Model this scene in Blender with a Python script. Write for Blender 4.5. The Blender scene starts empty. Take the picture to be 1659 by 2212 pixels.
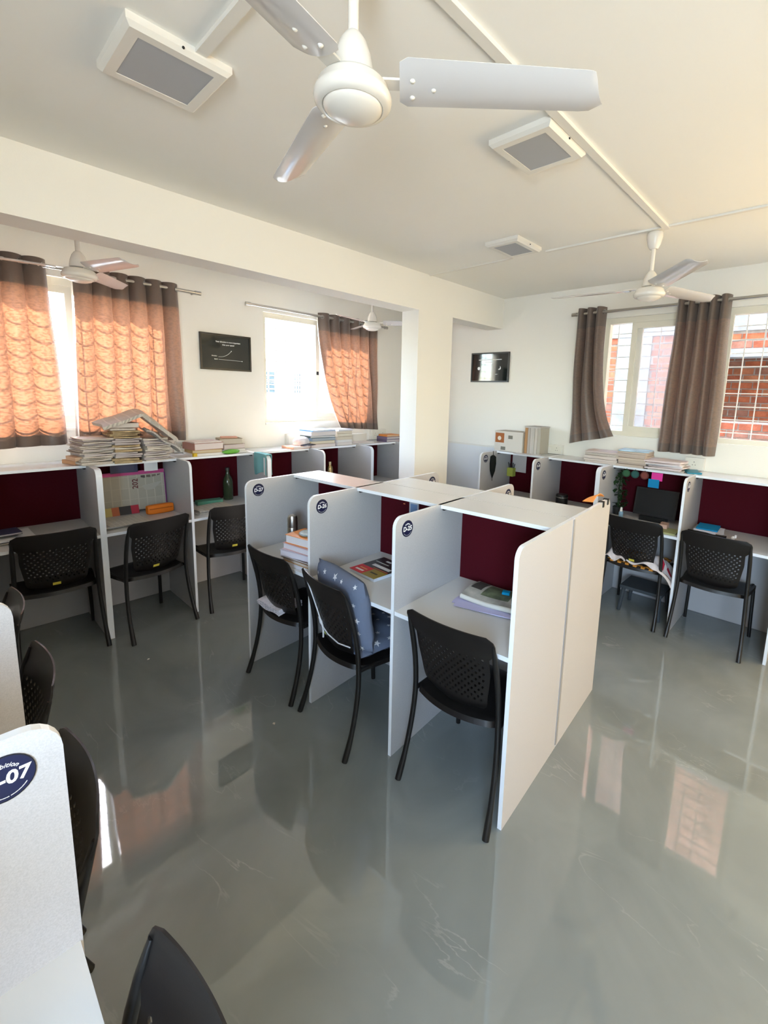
import bpy, bmesh, math, random
from mathutils import Vector, Matrix
random.seed(7)
PI = math.pi
scene = bpy.context.scene
COL = scene.collection

# ------------------------------------------------------------------ camera
W_IMG, H_IMG = 1659.0, 2212.0
F_PX, CX, CY = 979.557, 904.684, 1008.425
YAW, PITCH, ROLL, CAM_Z = 0.74186, 0.15626, 0.02973, 1.7462
_f = Vector((math.cos(YAW)*math.cos(PITCH), math.sin(YAW)*math.cos(PITCH), -math.sin(PITCH)))
_r0 = Vector((math.sin(YAW), -math.cos(YAW), 0)); _u0 = _r0.cross(_f)
_r = math.cos(ROLL)*_r0 + math.sin(ROLL)*_u0; _u = -math.sin(ROLL)*_r0 + math.cos(ROLL)*_u0
cam_data = bpy.data.cameras.new('camera'); cam = bpy.data.objects.new('camera', cam_data); COL.objects.link(cam)
cam.matrix_world = Matrix(((_r.x, _u.x, -_f.x, 0), (_r.y, _u.y, -_f.y, 0), (_r.z, _u.z, -_f.z, CAM_Z), (0, 0, 0, 1)))
cam_data.sensor_fit = 'HORIZONTAL'; cam_data.sensor_width = 36.0
cam_data.lens = F_PX/W_IMG*36.0
cam_data.shift_x = (W_IMG/2-CX)/W_IMG; cam_data.shift_y = (CY-H_IMG/2)/W_IMG
cam_data.clip_start = 0.02; cam_data.clip_end = 200
scene.camera = cam

# ------------------------------------------------------------------ light
world = bpy.data.worlds.new('sky'); scene.world = world; world.use_nodes = True
wn = world.node_tree.nodes; wl = world.node_tree.links
bg = wn['Background']
sky = wn.new('ShaderNodeTexSky'); sky.sky_type = 'NISHITA'; sky.sun_disc = False
sky.sun_elevation = math.radians(40); sky.sun_rotation = math.radians(22); sky.air_density = 1.0; sky.dust_density = 0.8
wl.new(sky.outputs[0], bg.inputs[0]); bg.inputs[1].default_value = 2.4

sun_d = bpy.data.lights.new('sun', 'SUN'); sun = bpy.data.objects.new('sun', sun_d); COL.objects.link(sun)
sun_d.energy = 24.0; sun_d.angle = math.radians(0.6); sun_d.color = (1.0, 0.90, 0.76)
sun.rotation_euler = Vector((-0.25, -0.62, -0.62)).to_track_quat('-Z', 'Y').to_euler()

def area(name, loc, target, sx, sy, power, col):
    d = bpy.data.lights.new(name, 'AREA'); o = bpy.data.objects.new(name, d); COL.objects.link(o)
    d.shape = 'RECTANGLE'; d.size = sx; d.size_y = sy; d.energy = power; d.color = col
    o.location = loc; o.rotation_euler = (Vector(target)-Vector(loc)).to_track_quat('-Z', 'Y').to_euler()
    return o
# lamps added at assumed, unseen windows: warm on the right wall, cool behind camera
area('warm_fill_lamp', (4.36, -1.45, 1.5), (2.0, -1.1, 0.9), 1.35, 1.15, 46, (1.0, 0.72, 0.36))
area('cool_fill_lamp', (-1.34, -0.95, 1.75), (0.3, -0.6, 1.45), 1.1, 1.0, 38, (0.66, 0.84, 1.0))

vs = scene.view_settings
vs.view_transform = 'Standard'; vs.look = 'None'; vs.gamma = 1.0; vs.use_curve_mapping = False
vs.exposure = 1.22

# ------------------------------------------------------------------ materials
MATS = {}
def mat(name, col, rough=0.6, spec=0.5, metal=0.0, bump=0.0, bscale=60.0, vary=0.0, vscale=8.0, sheen=0.0):
    if name in MATS: return MATS[name]
    m = bpy.data.materials.new(name); m.use_nodes = True; MATS[name] = m
    n = m.node_tree.nodes; l = m.node_tree.links; b = n['Principled BSDF']
    b.inputs['Base Color'].default_value = (*col, 1); b.inputs['Roughness'].default_value = rough
    b.inputs['Specular IOR Level'].default_value = spec; b.inputs['Metallic'].default_value = metal
    if sheen: b.inputs['Sheen Weight'].default_value = sheen
    if vary or bump:
        tc = n.new('ShaderNodeTexCoord')
    if vary:
        t = n.new('ShaderNodeTexNoise'); t.inputs['Scale'].default_value = vscale; t.inputs['Detail'].default_value = 5
        l.new(tc.outputs['Object'], t.inputs['Vector'])
        r = n.new('ShaderNodeValToRGB')
        r.color_ramp.elements[0].position = 0.3; r.color_ramp.elements[1].position = 0.7
        r.color_ramp.elements[0].color = (*[max(0, c*(1-vary)) for c in col], 1)
        r.color_ramp.elements[1].color = (*[min(1, c*(1+vary)) for c in col], 1)
        l.new(t.outputs['Fac'], r.inputs[0]); l.new(r.outputs[0], b.inputs['Base Color'])
    if bump:
        t2 = n.new('ShaderNodeTexNoise'); t2.inputs['Scale'].default_value = bscale; t2.inputs['Detail'].default_value = 3
        l.new(tc.outputs['Object'], t2.inputs['Vector'])
        bp = n.new('ShaderNodeBump'); bp.inputs['Strength'].default_value = bump; bp.inputs['Distance'].default_value = 0.01
        l.new(t2.outputs['Fac'], bp.inputs['Height']); l.new(bp.outputs[0], b.inputs['Normal'])
    return m
def cm(col, rough=0.7, spec=0.3):
    return mat('colour_%03d_%03d_%03d' % tuple(int(c*255) for c in col), col, rough, spec)

M_WALL = mat('cream_wall_paint', (0.86, 0.835, 0.765), 0.75, 0.25, bump=0.05, bscale=140)
M_CEIL = mat('cream_ceiling_paint', (0.91, 0.89, 0.83), 0.8, 0.2)
M_PANEL = mat('speckled_grey_laminate', (0.47, 0.46, 0.465), 0.38, 0.4, vary=0.09, vscale=420)
M_EDGE = mat('white_edge_band', (0.80, 0.83, 0.87), 0.35, 0.5)
M_SHELF = mat('white_laminate', (0.66, 0.655, 0.64), 0.22, 0.5)
M_MAROON = mat('maroon_felt', (0.056, 0.0014, 0.006), 0.85, 0.15, vary=0.1, vscale=300)
M_BLACK = mat('dark_brown_plastic', (0.0085, 0.0068, 0.0064), 0.42, 0.38, bump=0.03, bscale=500)
M_TUBE = mat('black_painted_tube', (0.006, 0.0055, 0.0055), 0.38, 0.5)
M_FAN = mat('ivory_fan_enamel', (0.78, 0.74, 0.67), 0.25, 0.5)
M_BLADE = mat('white_fan_blade', (0.64, 0.62, 0.61), 0.14, 0.6)
M_STEEL = mat('brushed_steel', (0.45, 0.44, 0.42), 0.28, 0.5, metal=1.0)
M_FRAME = mat('ivory_window_frame', (0.78, 0.74, 0.62), 0.35, 0.5)
M_GRILLE = mat('white_grille_paint', (0.80, 0.79, 0.76), 0.5, 0.4)
M_WHITE = mat('white_plastic', (0.80, 0.77, 0.70), 0.35, 0.5)
M_DIFF = mat('grey_light_diffuser', (0.42, 0.43, 0.45), 0.5, 0.3)
M_DARK = mat('black_gap', (0.012, 0.012, 0.012), 0.6, 0.3)
M_PAPER = mat('white_paper', (0.74, 0.73, 0.74), 0.8, 0.2)
M_NAVY = mat('navy_badge', (0.008, 0.011, 0.050), 0.35, 0.5)
M_TEXT = mat('white_print', (0.85, 0.85, 0.85), 0.5, 0.3)
M_YEL = mat('yellow_sticker', (0.72, 0.60, 0.08), 0.5, 0.3)
M_CONC = mat('grey_concrete', (0.26, 0.265, 0.265), 0.9, 0.1, vary=0.22, vscale=5, bump=0.3, bscale=25)
M_MORTAR = mat('pale_mortar', (0.38, 0.35, 0.32), 0.95, 0.1, vary=0.15, vscale=20, bump=0.4, bscale=40)
M_BR = [mat('red_brick_%d' % i, c, 0.9, 0.1, vary=0.22, vscale=14, bump=0.4, bscale=60) for i, c in
        enumerate(((0.36, 0.110, 0.055), (0.30, 0.092, 0.052), (0.39, 0.15, 0.08), (0.27, 0.125, 0.088)))]
M_LEAF = mat('dark_green_leaf', (0.012, 0.036, 0.009), 0.45, 0.4, vary=0.3)
M_TREE = mat('bright_tree_leaf', (0.10, 0.24, 0.035), 0.7, 0.3, vary=0.4, vscale=3)
M_FACADE = mat('white_facade', (0.66, 0.66, 0.65), 0.9, 0.1)

def floor_mat():
    m = bpy.data.materials.new('polished_grey_marble'); m.use_nodes = True
    n = m.node_tree.nodes; l = m.node_tree.links; b = n['Principled BSDF']
    tc = n.new('ShaderNodeTexCoord')
    a = n.new('ShaderNodeTexNoise'); a.inputs['Scale'].default_value = 1.6; a.inputs['Detail'].default_value = 8; a.inputs['Distortion'].default_value = 1.2
    l.new(tc.outputs['Object'], a.inputs['Vector'])
    r = n.new('ShaderNodeValToRGB'); e = r.color_ramp.elements
    e[0].position = 0.32; e[0].color = (0.172, 0.194, 0.192, 1); e[1].position = 0.72; e[1].color = (0.238, 0.260, 0.255, 1)
    l.new(a.outputs['Fac'], r.inputs[0])
    mp = n.new('ShaderNodeMapping'); mp.inputs['Rotation'].default_value = (0, 0, 0.9); mp.inputs['Scale'].default_value = (1, 0.35, 1)
    l.new(tc.outputs['Object'], mp.inputs[0])
    v = n.new('ShaderNodeTexNoise'); v.inputs['Scale'].default_value = 3.0; v.inputs['Detail'].default_value = 6; v.inputs['Distortion'].default_value = 2.0
    l.new(mp.outputs[0], v.inputs['Vector'])
    vr = n.new('ShaderNodeValToRGB'); ve = vr.color_ramp.elements
    ve[0].position = 0.492; ve[0].color = (0, 0, 0, 1); ve[1].position = 0.512; ve[1].color = (0, 0, 0, 1)
    x = vr.color_ramp.elements.new(0.502); x.color = (1, 1, 1, 1)
    l.new(v.outputs['Fac'], vr.inputs[0])
    mask = n.new('ShaderNodeTexNoise'); mask.inputs['Scale'].default_value = 2.2; l.new(tc.outputs['Object'], mask.inputs['Vector'])
    mr = n.new('ShaderNodeValToRGB'); mr.color_ramp.elements[0].position = 0.52; mr.color_ramp.elements[1].position = 0.68
    l.new(mask.outputs['Fac'], mr.inputs[0])
    mul = n.new('ShaderNodeMath'); mul.operation = 'MULTIPLY'; l.new(vr.outputs[0], mul.inputs[0]); l.new(mr.outputs[0], mul.inputs[1])
    mul2 = n.new('ShaderNodeMath'); mul2.operation = 'MULTIPLY'; mul2.inputs[1].default_value = 0.35; l.new(mul.outputs[0], mul2.inputs[0])
    mix = n.new('ShaderNodeMixRGB'); mix.inputs[2].default_value = (0.46, 0.46, 0.44, 1)
    l.new(mul2.outputs[0], mix.inputs[0]); l.new(r.outputs[0], mix.inputs[1]); l.new(mix.outputs[0], b.inputs['Base Color'])
    b.inputs['Roughness'].default_value = 0.03; b.inputs['Specular IOR Level'].default_value = 0.85
    bn = n.new('ShaderNodeTexNoise'); bn.inputs['Scale'].default_value = 2.4; bn.inputs['Detail'].default_value = 1
    l.new(tc.outputs['Object'], bn.inputs['Vector'])
    bp = n.new('ShaderNodeBump'); bp.inputs['Strength'].default_value = 0.02; bp.inputs['Distance'].default_value = 0.05
    l.new(bn.outputs['Fac'], bp.inputs['Height']); l.new(bp.outputs[0], b.inputs['Normal'])
    return m
M_FLOOR = floor_mat()

def curtain_mat(name, diff, trans, fac):
    m = bpy.data.materials.new(name); m.use_nodes = True
    n = m.node_tree.nodes; l = m.node_tree.links; b = n['Principled BSDF']; out = n['Material Output']
    tc = n.new('ShaderNodeTexCoord')
    t = n.new('ShaderNodeTexNoise'); t.inputs['Scale'].default_value = 45; t.inputs['Detail'].default_value = 2
    mp = n.new('ShaderNodeMapping'); mp.inputs['Scale'].default_value = (1, 1, 2.2); l.new(tc.outputs['Object'], mp.inputs[0]); l.new(mp.outputs[0], t.inputs['Vector'])
    r = n.new('ShaderNodeValToRGB'); r.color_ramp.elements[0].position = 0.44; r.color_ramp.elements[1].position = 0.52
    r.color_ramp.elements[0].color = (*[c*0.62 for c in trans], 1); r.color_ramp.elements[1].color = (*trans, 1)
    l.new(t.outputs['Fac'], r.inputs[0])
    b.inputs['Base Color'].default_value = (*diff, 1); b.inputs['Roughness'].default_value = 0.42; b.inputs['Specular IOR Level'].default_value = 0.4
    b.inputs['Sheen Weight'].default_value = 0.25
    tr = n.new('ShaderNodeBsdfTranslucent'); l.new(r.outputs[0], tr.inputs[0])
    mx = n.new('ShaderNodeMixShader'); mx.inputs[0].default_value = fac
    l.new(b.outputs[0], mx.inputs[1]); l.new(tr.outputs[0], mx.inputs[2]); l.new(mx.outputs[0], out.inputs[0])
    return m
M_CURT = curtain_mat('taupe_satin_curtain', (0.135, 0.100, 0.082), (0.82, 0.34, 0.175), 0.10)
M_HEM = curtain_mat('taupe_satin_double_hem', (0.125, 0.093, 0.076), (0.30, 0.17, 0.11), 0.05)
M_LINING = curtain_mat('pale_curtain_lining', (0.70, 0.66, 0.58), (0.80, 0.72, 0.60), 0.22)

def glass_mat(name, haze):
    m = bpy.data.materials.new(name); m.use_nodes = True
    n = m.node_tree.nodes; l = m.node_tree.links; out = n['Material Output']; n.remove(n['Principled BSDF'])
    tr = n.new('ShaderNodeBsdfTransparent'); gl = n.new('ShaderNodeBsdfGlossy'); gl.inputs['Roughness'].default_value = 0.02
    df = n.new('ShaderNodeBsdfTranslucent'); df.inputs[0].default_value = (0.85, 0.87, 0.9, 1)
    m1 = n.new('ShaderNodeMixShader'); m1.inputs[0].default_value = haze; l.new(tr.outputs[0], m1.inputs[1]); l.new(df.outputs[0], m1.inputs[2])
    m2 = n.new('ShaderNodeMixShader'); m2.inputs[0].default_value = 0.06; l.new(m1.outputs[0], m2.inputs[1]); l.new(gl.outputs[0], m2.inputs[2])
    l.new(m2.outputs[0], out.inputs[0]); return m
M_GLASS = glass_mat('clear_window_glass', 0.05)
M_HAZE = glass_mat('dusty_window_glass', 0.13)

def news_mat(name, base, ink, scale=1.0, rot=0.0, rx=0.0):
    m = bpy.data.materials.new(name); m.use_nodes = True
    n = m.node_tree.nodes; l = m.node_tree.links; b = n['Principled BSDF']; b.inputs['Roughness'].default_value = 0.85; b.inputs['Specular IOR Level'].default_value = 0.15
    tc = n.new('ShaderNodeTexCoord'); mp = n.new('ShaderNodeMapping'); mp.inputs['Rotation'].default_value = (rx, 0, rot); mp.inputs['Scale'].default_value = (scale,)*3
    l.new(tc.outputs['Generated'], mp.inputs[0])
    br = n.new('ShaderNodeTexBrick'); br.inputs['Scale'].default_value = 6; br.inputs['Mortar Size'].default_value = 0.05
    br.inputs['Color1'].default_value = (0.55, 0.55, 0.55, 1); br.inputs['Color2'].default_value = (0.30, 0.30, 0.30, 1); br.inputs['Mortar'].default_value = (0, 0, 0, 1)
    br.offset = 0.0; br.inputs['Brick Width'].default_value = 0.72; br.inputs['Row Height'].default_value = 1.9
    l.new(mp.outputs[0], br.inputs['Vector'])
    wv = n.new('ShaderNodeTexWave'); wv.bands_direction = 'Y'; wv.inputs['Scale'].default_value = 34; wv.inputs['Distortion'].default_value = 0.6
    l.new(mp.outputs[0], wv.inputs['Vector'])
    mu = n.new('ShaderNodeMath'); mu.operation = 'MULTIPLY'; l.new(br.outputs['Color'], mu.inputs[0]); l.new(wv.outputs['Fac'], mu.inputs[1])
    mix = n.new('ShaderNodeMixRGB'); mix.inputs[1].default_value = (*base, 1); mix.inputs[2].default_value = (*ink, 1)
    l.new(mu.outputs[0], mix.inputs[0]); l.new(mix.outputs[0], b.inputs['Base Color']); return m
M_NEWS = news_mat('newsprint', (0.60, 0.56, 0.49), (0.16, 0.15, 0.14))
M_NEWS2 = news_mat('newsprint_greyer', (0.50, 0.475, 0.44), (0.15, 0.14, 0.14))
M_NEWSB = news_mat('newsprint_board', (0.52, 0.485, 0.40), (0.15, 0.13, 0.11), 1.0, 0.0, PI/2)
M_PULP = mat('page_edge_paper', (0.52, 0.475, 0.42), 0.9, 0.1, vary=0.12, vscale=90)

# ------------------------------------------------------------------ helpers
class MB:
    def __init__(s): s.v = []; s.f = []; s.m = []
    def add(s, vs, fs, mi=0):
        o = len(s.v); s.v += [tuple(p) for p in vs]
        for f in fs: s.f.append(tuple(i+o for i in f)); s.m.append(mi)
        return s
    def box(s, x0, x1, y0, y1, z0, z1, mi=0):
        return s.add([(x0,y0,z0),(x1,y0,z0),(x1,y1,z0),(x0,y1,z0),(x0,y0,z1),(x1,y0,z1),(x1,y1,z1),(x0,y1,z1)],
                     [(0,3,2,1),(4,5,6,7),(0,1,5,4),(1,2,6,5),(2,3,7,6),(3,0,4,7)], mi)
    def prism(s, prof, y0, y1, mi=0, me=None):     # profile in (x,z), extruded along y
        n = len(prof); me = mi if me is None else me
        s.add([(p[0], y0, p[1]) for p in prof]+[(p[0], y1, p[1]) for p in prof], [tuple(range(n)), tuple(range(2*n-1, n-1, -1))], mi)
        o = len(s.v)-2*n
        for i in range(n):
            j = (i+1) % n; s.f.append((o+j, o+i, o+n+i, o+n+j)); s.m.append(me)
        return s
    def slab(s, prof, z0, z1, mi=0, me=None):      # profile in (x,y), extruded along z
        n = len(prof); me = mi if me is None else me
        s.add([(p[0], p[1], z0) for p in prof]+[(p[0], p[1], z1) for p in prof], [tuple(range(n-1, -1, -1)), tuple(range(n, 2*n))], mi)
        o = len(s.v)-2*n
        for i in range(n):
            j = (i+1) % n; s.f.append((o+i, o+j, o+n+j, o+n+i)); s.m.append(me)
        return s
    def tube(s, path, r, seg=8, mi=0, caps=True):
        pts = [Vector(p) for p in path]; n = len(pts); rr = r if isinstance(r, (list, tuple)) else [r]*n
        o = len(s.v); up = None
        for i, p in enumerate(pts):
            d = (pts[min(i+1, n-1)]-pts[max(i-1, 0)]).normalized()
            if up is None: up = Vector((0,0,1)) if abs(d.z) < 0.9 else Vector((1,0,0))
            a = (up-d*up.dot(d)).normalized(); b = d.cross(a); up = a
            for k in range(seg):
                t = 2*PI*k/seg; s.v.append(tuple(p+rr[i]*(a*math.cos(t)+b*math.sin(t))))
        for i in range(n-1):
            for k in range(seg):
                k2 = (k+1) % seg; s.f.append((o+i*seg+k, o+i*seg+k2, o+(i+1)*seg+k2, o+(i+1)*seg+k)); s.m.append(mi)
        if caps:
            s.f.append(tuple(o+k for k in range(seg-1, -1, -1))); s.m.append(mi)
            s.f.append(tuple(o+(n-1)*seg+k for k in range(seg))); s.m.append(mi)
        return s
    def lathe(s, prof, seg=24, c=(0,0,0), mi=0):   # prof: (r,z)
        o = len(s.v); n = len(prof)
        for r, z in prof:
            for k in range(seg):
                t = 2*PI*k/seg; s.v.append((c[0]+r*math.cos(t), c[1]+r*math.sin(t), c[2]+z))
        for i in range(n-1):
            for k in range(seg):
                k2 = (k+1) % seg; s.f.append((o+i*seg+k, o+i*seg+k2, o+(i+1)*seg+k2, o+(i+1)*seg+k)); s.m.append(mi)
        s.f.append(tuple(o+k for k in range(seg-1, -1, -1))); s.m.append(mi)
        s.f.append(tuple(o+(n-1)*seg+k for k in range(seg))); s.m.append(mi)
        return s
    def grid(s, fn, nu, nv, mi=0):
        o = len(s.v)
        for j in range(nv+1):
            for i in range(nu+1): s.v.append(tuple(fn(i/nu, j/nv)))
        for j in range(nv):
            for i in range(nu):
                a = o+j*(nu+1)+i; s.f.append((a, a+1, a+nu+2, a+nu+1)); s.m.append(mi(i/nu, j/nv) if callable(mi) else mi)
        return s
    def build(s, name, mats, parent=None, smooth=None, solid=0.0, offset=0.0, sub=0):
        me = bpy.data.meshes.new(name); me.from_pydata(s.v, [], s.f)
        mats = mats if isinstance(mats, (list, tuple)) else [mats]
        for m in mats: me.materials.append(m)
        me.polygons.foreach_set('material_index', s.m); me.update()
        bm = bmesh.new(); bm.from_mesh(me); bmesh.ops.remove_doubles(bm, verts=bm.verts, dist=1e-6); bmesh.ops.recalc_face_normals(bm, faces=bm.faces); bm.to_mesh(me); bm.free()
        ob = bpy.data.objects.new(name, me); COL.objects.link(ob)
        if solid or sub:
            if sub:
                q = ob.modifiers.new('subdivision', 'SUBSURF'); q.levels = sub; q.render_levels = sub
            if solid:
                q = ob.modifiers.new('thickness', 'SOLIDIFY'); q.thickness = solid; q.offset = offset
            bpy.context.view_layer.update()
            me2 = bpy.data.meshes.new_from_object(ob.evaluated_get(bpy.context.evaluated_depsgraph_get()))
            ob.modifiers.clear(); ob.data = me2; bpy.data.meshes.remove(me); me2.name = name; me = me2
        if smooth is not None:
            me.polygons.foreach_set('use_smooth', [True]*len(me.polygons)); me.set_sharp_from_angle(angle=math.radians(smooth))
        if parent is not None: ob.parent = parent
        return ob

def tag(o, label=None, cat=None, group=None, kind=None):
    if label: o['label'] = label
    if cat: o['category'] = cat
    if group: o['group'] = group
    if kind: o['kind'] = kind
    return o
def thing(name, label, cat, loc=(0,0,0), rz=0.0, group=None, kind=None):
    o = bpy.data.objects.new(name, None); COL.objects.link(o); o.empty_display_size = 0.1
    o.location = loc; o.rotation_euler = (0, 0, rz)
    return tag(o, label, cat, group, kind)
def place(o, loc, rz=0.0, rx=0.0, ry=0.0):
    o.location = loc; o.rotation_euler = (rx, ry, rz); return o
def dup(o, parent=None, loc=None, rz=None):
    c = o.copy(); COL.objects.link(c)
    if parent is not None: c.parent = parent
    if loc is not None: c.location = loc
    if rz is not None: c.rotation_euler = (0, 0, rz)
    for ch in [q for q in o.children]: dup(ch, c)
    return c
def smoothpath(pts, n=6):
    P_ = [Vector(p) for p in pts]; out = []
    for i in range(len(P_)-1):
        p0 = P_[max(i-1, 0)]; p1 = P_[i]; p2 = P_[i+1]; p3 = P_[min(i+2, len(P_)-1)]
        for k in range(n):
            t = k/n
            out.append(0.5*((2*p1)+(p2-p0)*t+(2*p0-5*p1+4*p2-p3)*t*t+(3*p1-p0-3*p2+p3)*t**3))
    out.append(P_[-1]); return out
TXT = {}
def text_mesh(body, size, offset=0.0, shear=0.0, bend=0.0, ext=0.0003):
    key = (body, size, offset, shear, bend)
    if key in TXT: return TXT[key]
    cu = bpy.data.curves.new('print', 'FONT'); cu.body = body; cu.size = size; cu.align_x = 'CENTER'; cu.align_y = 'CENTER'
    cu.offset = offset; cu.shear = shear; cu.extrude = ext; cu.resolution_u = 3
    ob = bpy.data.objects.new('print', cu); COL.objects.link(ob); bpy.context.view_layer.update()
    me = bpy.data.meshes.new_from_object(ob.evaluated_get(bpy.context.evaluated_depsgraph_get()))
    bpy.data.objects.remove(ob); bpy.data.curves.remove(cu)
    if bend:
        for v in me.vertices:
            a = v.co.x/bend; rr = bend+v.co.y; v.co.x = rr*math.sin(a); v.co.y = rr*math.cos(a)
    me.materials.clear(); me.materials.append(M_TEXT); TXT[key] = me; return me
def text_obj(name, me, parent, mtx):
    o = bpy.data.objects.new(name, me); COL.objects.link(o); o.parent = parent; o.matrix_local = mtx; return o
def frame_mtx(o, right, up):
    r = Vector(right).normalized(); u = Vector(up).normalized(); n = r.cross(u)
    return Matrix(((r.x, u.x, n.x, o[0]), (r.y, u.y, n.y, o[1]), (r.z, u.z, n.z, o[2]), (0, 0, 0, 1)))
ORD = ['bottom', 'second from the bottom', 'third from the bottom', 'fourth from the bottom', 'fifth from the bottom', 'sixth from the bottom',
       'seventh from the bottom', 'eighth from the bottom', 'ninth from the bottom', 'tenth from the bottom', 'eleventh from the bottom', 'twelfth from the bottom', 'thirteenth from the bottom', 'fourteenth from the bottom', 'fifteenth from the bottom', 'sixteenth from the bottom']

# ------------------------------------------------------------------ the room
XW, YW, ZC, ZB = 4.31, 4.13, 2.787, 2.477
XN, YN = -1.3, -2.6
WT = 0.14
def struct(o): o['kind'] = 'structure'; return o
struct(MB().box(XN, XW, YN, YW, -0.05, 0).build('floor', M_FLOOR))
struct(MB().box(XN, XW+WT, YN, YW+WT, ZC, ZC+0.1).build('ceiling', M_CEIL))
struct(MB().box(XN-0.2, XW+WT, YN-0.2, YW+WT, ZC+0.1, 6.4).build('roof_shade_block', M_WALL))  # unseen block added above the ceiling to keep sun off the brick building
def wall_with_holes(name, axis, pos, thick, a0, a1, z1, holes):
    # wall in plane axis=pos, spanning a0..a1; holes: (h0,h1,zb,zt)
    b = MB()
    def bx(p0, p1, q0, q1):
        if axis == 'y': b.box(p0, p1, min(pos, pos+thick), max(pos, pos+thick), q0, q1)
        else: b.box(min(pos, pos+thick), max(pos, pos+thick), p0, p1, q0, q1)
    cur = a0
    for h0, h1, zb, zt in sorted(holes):
        bx(cur, h0, 0, z1); bx(h0, h1, 0, zb); bx(h0, h1, zt, z1); cur = h1
    bx(cur, a1, 0, z1)
    return struct(b.build(name, M_WALL))
WZ0, WZ1 = 1.43, 2.49
W1 = (0.06, 1.50); W2 = (2.26, 3.70); W3 = (0.25, 1.69)
wall_with_holes('wall_left', 'y', YW, WT, XN, XW+WT, ZC, [(*W1, WZ0, WZ1), (*W2, WZ0, WZ1)])
wall_with_holes('wall_right', 'x', XW, WT, YN, YW, ZC, [(*W3, WZ0, WZ1), (-2.15, -0.75, 0.9, 2.1)])
wall_with_holes('wall_front', 'y', YN, -WT, XN, XW+WT, ZC, [])
wall_with_holes('wall_rear', 'x', XN, -WT, YN, YW, ZC, [(-1.5, -0.4, 1.25, 2.25)])
struct(MB().box(XN, XW, 2.785, 2.985, ZB, ZC).build('beam', M_WALL))
struct(MB().box(2.98, 3.45, 2.785, 2.985, 0, ZB).build('column', M_WALL))
tag(MB().box(XW-0.012, XW, 2.60, YW, 1.190, 1.212).build('trim_1', M_WHITE), kind='structure')
# white lower wall below the trim, cool light put into its colour
tag(MB().box(XW-0.006, XW, 2.60, YW, 0.0, 1.190).build('trim_2', mat('cool_white_lower_wall', (0.78, 0.79, 0.79), 0.4, 0.4)), kind='structure')

# windows -------------------------------------------------------------
def window(name, axis, pos, a0, a1, sashes, glass, latch=None, vbars=(), flip=1):
    """axis y: frame in plane y=pos, x from a0..a1 ; axis x: plane x=pos."""
    t = thing(name, None, None, kind='structure')
    def bx(b, p0, p1, d0, d1, z0, z1):
        if axis == 'y': b.box(p0, p1, pos+d0, pos+d1, z0, z1)
        else: b.box(pos+d0, pos+d1, p0, p1, z0, z1)
        return b
    f = MB(); d0, d1 = 0.035, 0.105
    bx(f, a0, a1, d0, d1, WZ0, WZ0+0.045); bx(f, a0, a1, d0, d1, WZ1-0.05, WZ1)
    bx(f, a0, a0+0.04, d0, d1, WZ0+0.045, WZ1-0.05); bx(f, a1-0.04, a1, d0, d1, WZ0+0.045, WZ1-0.05)
    f.build('window_frame', M_FRAME, t)
    bx(MB(), a0, a1, -0.012, 0.036, WZ0-0.012, WZ0+0.006).build('window_sill', M_WALL, t)
    for k, (s0, s1, dd, g) in enumerate(sashes):
        s = MB(); z0, z1 = WZ0+0.045, WZ1-0.05; e0, e1 = dd, dd+0.022; w = 0.045
        bx(s, s0, s0+w, e0, e1, z0, z1); bx(s, s1-w, s1, e0, e1, z0, z1); bx(s, s0+w, s1-w, e0, e1, z0, z0+0.05); bx(s, s0+w, s1-w, e0, e1, z1-0.05, z1)
        so = s.build('sash', M_FRAME, t)
        p = MB(); bx(p, s0+w, s1-w, dd+0.009, dd+0.013, z0+0.05, z1-0.05); p.build('pane', g, so)
        if latch and k == latch[0]:
            c = s0+w/2 if latch[1] == 0 else s1-w/2
            q = MB(); bx(q, c-0.010, c+0.010, dd-0.008, dd, 1.93, 1.965); q.build('latch', M_DARK, so)
    g = MB(); z = WZ0+0.09
    while z < WZ1-0.05:
        bx(g, a0, a1, 0.125, 0.133, z-0.004, z+0.004); z += 0.105
    for a in vbars: bx(g, a-0.004, a+0.004, 0.121, 0.129, WZ0, WZ1)
    g.build('grille', M_GRILLE, t)
    return t
window('window_1', 'y', YW, *W1, [(0.10, 0.80, 0.045, M_GLASS), (0.74, 1.46, 0.072, M_GLASS)], M_GLASS, None, (0.25, 0.40, 0.90, 1.20, 1.36))
window('window_2', 'y', YW, *W2, [(2.88, 3.60, 0.045, M_GLASS), (2.94, 3.66, 0.072, M_GLASS)], M_GLASS, (0, 0), (2.46, 2.57, 3.30, 3.41))
window('window_3', 'x', XW, *W3, [(0.70, 1.46, 0.045, M_HAZE), (0.74, 1.42, 0.072, M_GLASS)], M_GLASS, (0, 0), (0.50, 0.62, 1.12, 1.24, 1.60))

# conduits on the ceiling
def conduit(name, p0, p1, w, n):
    a = Vector(p0); b = Vector(p1)
    m = MB()
    if abs(a.x-b.x) > abs(a.y-b.y): m.box(min(a.x,b.x), max(a.x,b.x), a.y-w/2, a.y+w/2, ZC-n, ZC+0.002)
    else: m.box(a.x-w/2, a.x+w/2, min(a.y,b.y), max(a.y,b.y), ZC-n, ZC+0.002)
    return tag(m.build(name, M_WHITE), kind='structure')
conduit('trim_3', (-1.2, 0.905, 0), (3.135, 0.905, 0), 0.034, 0.014)
conduit('trim_4', (3.105, -2.4, 0), (3.105, 1.68, 0), 0.024, 0.011)
conduit('trim_5', (0.69, 0.922, 0), (0.69, 1.62, 0), 0.034, 0.014)
conduit('trim_6', (3.105, 1.95, 0), (3.105, 2.78, 0), 0.016, 0.009)

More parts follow.
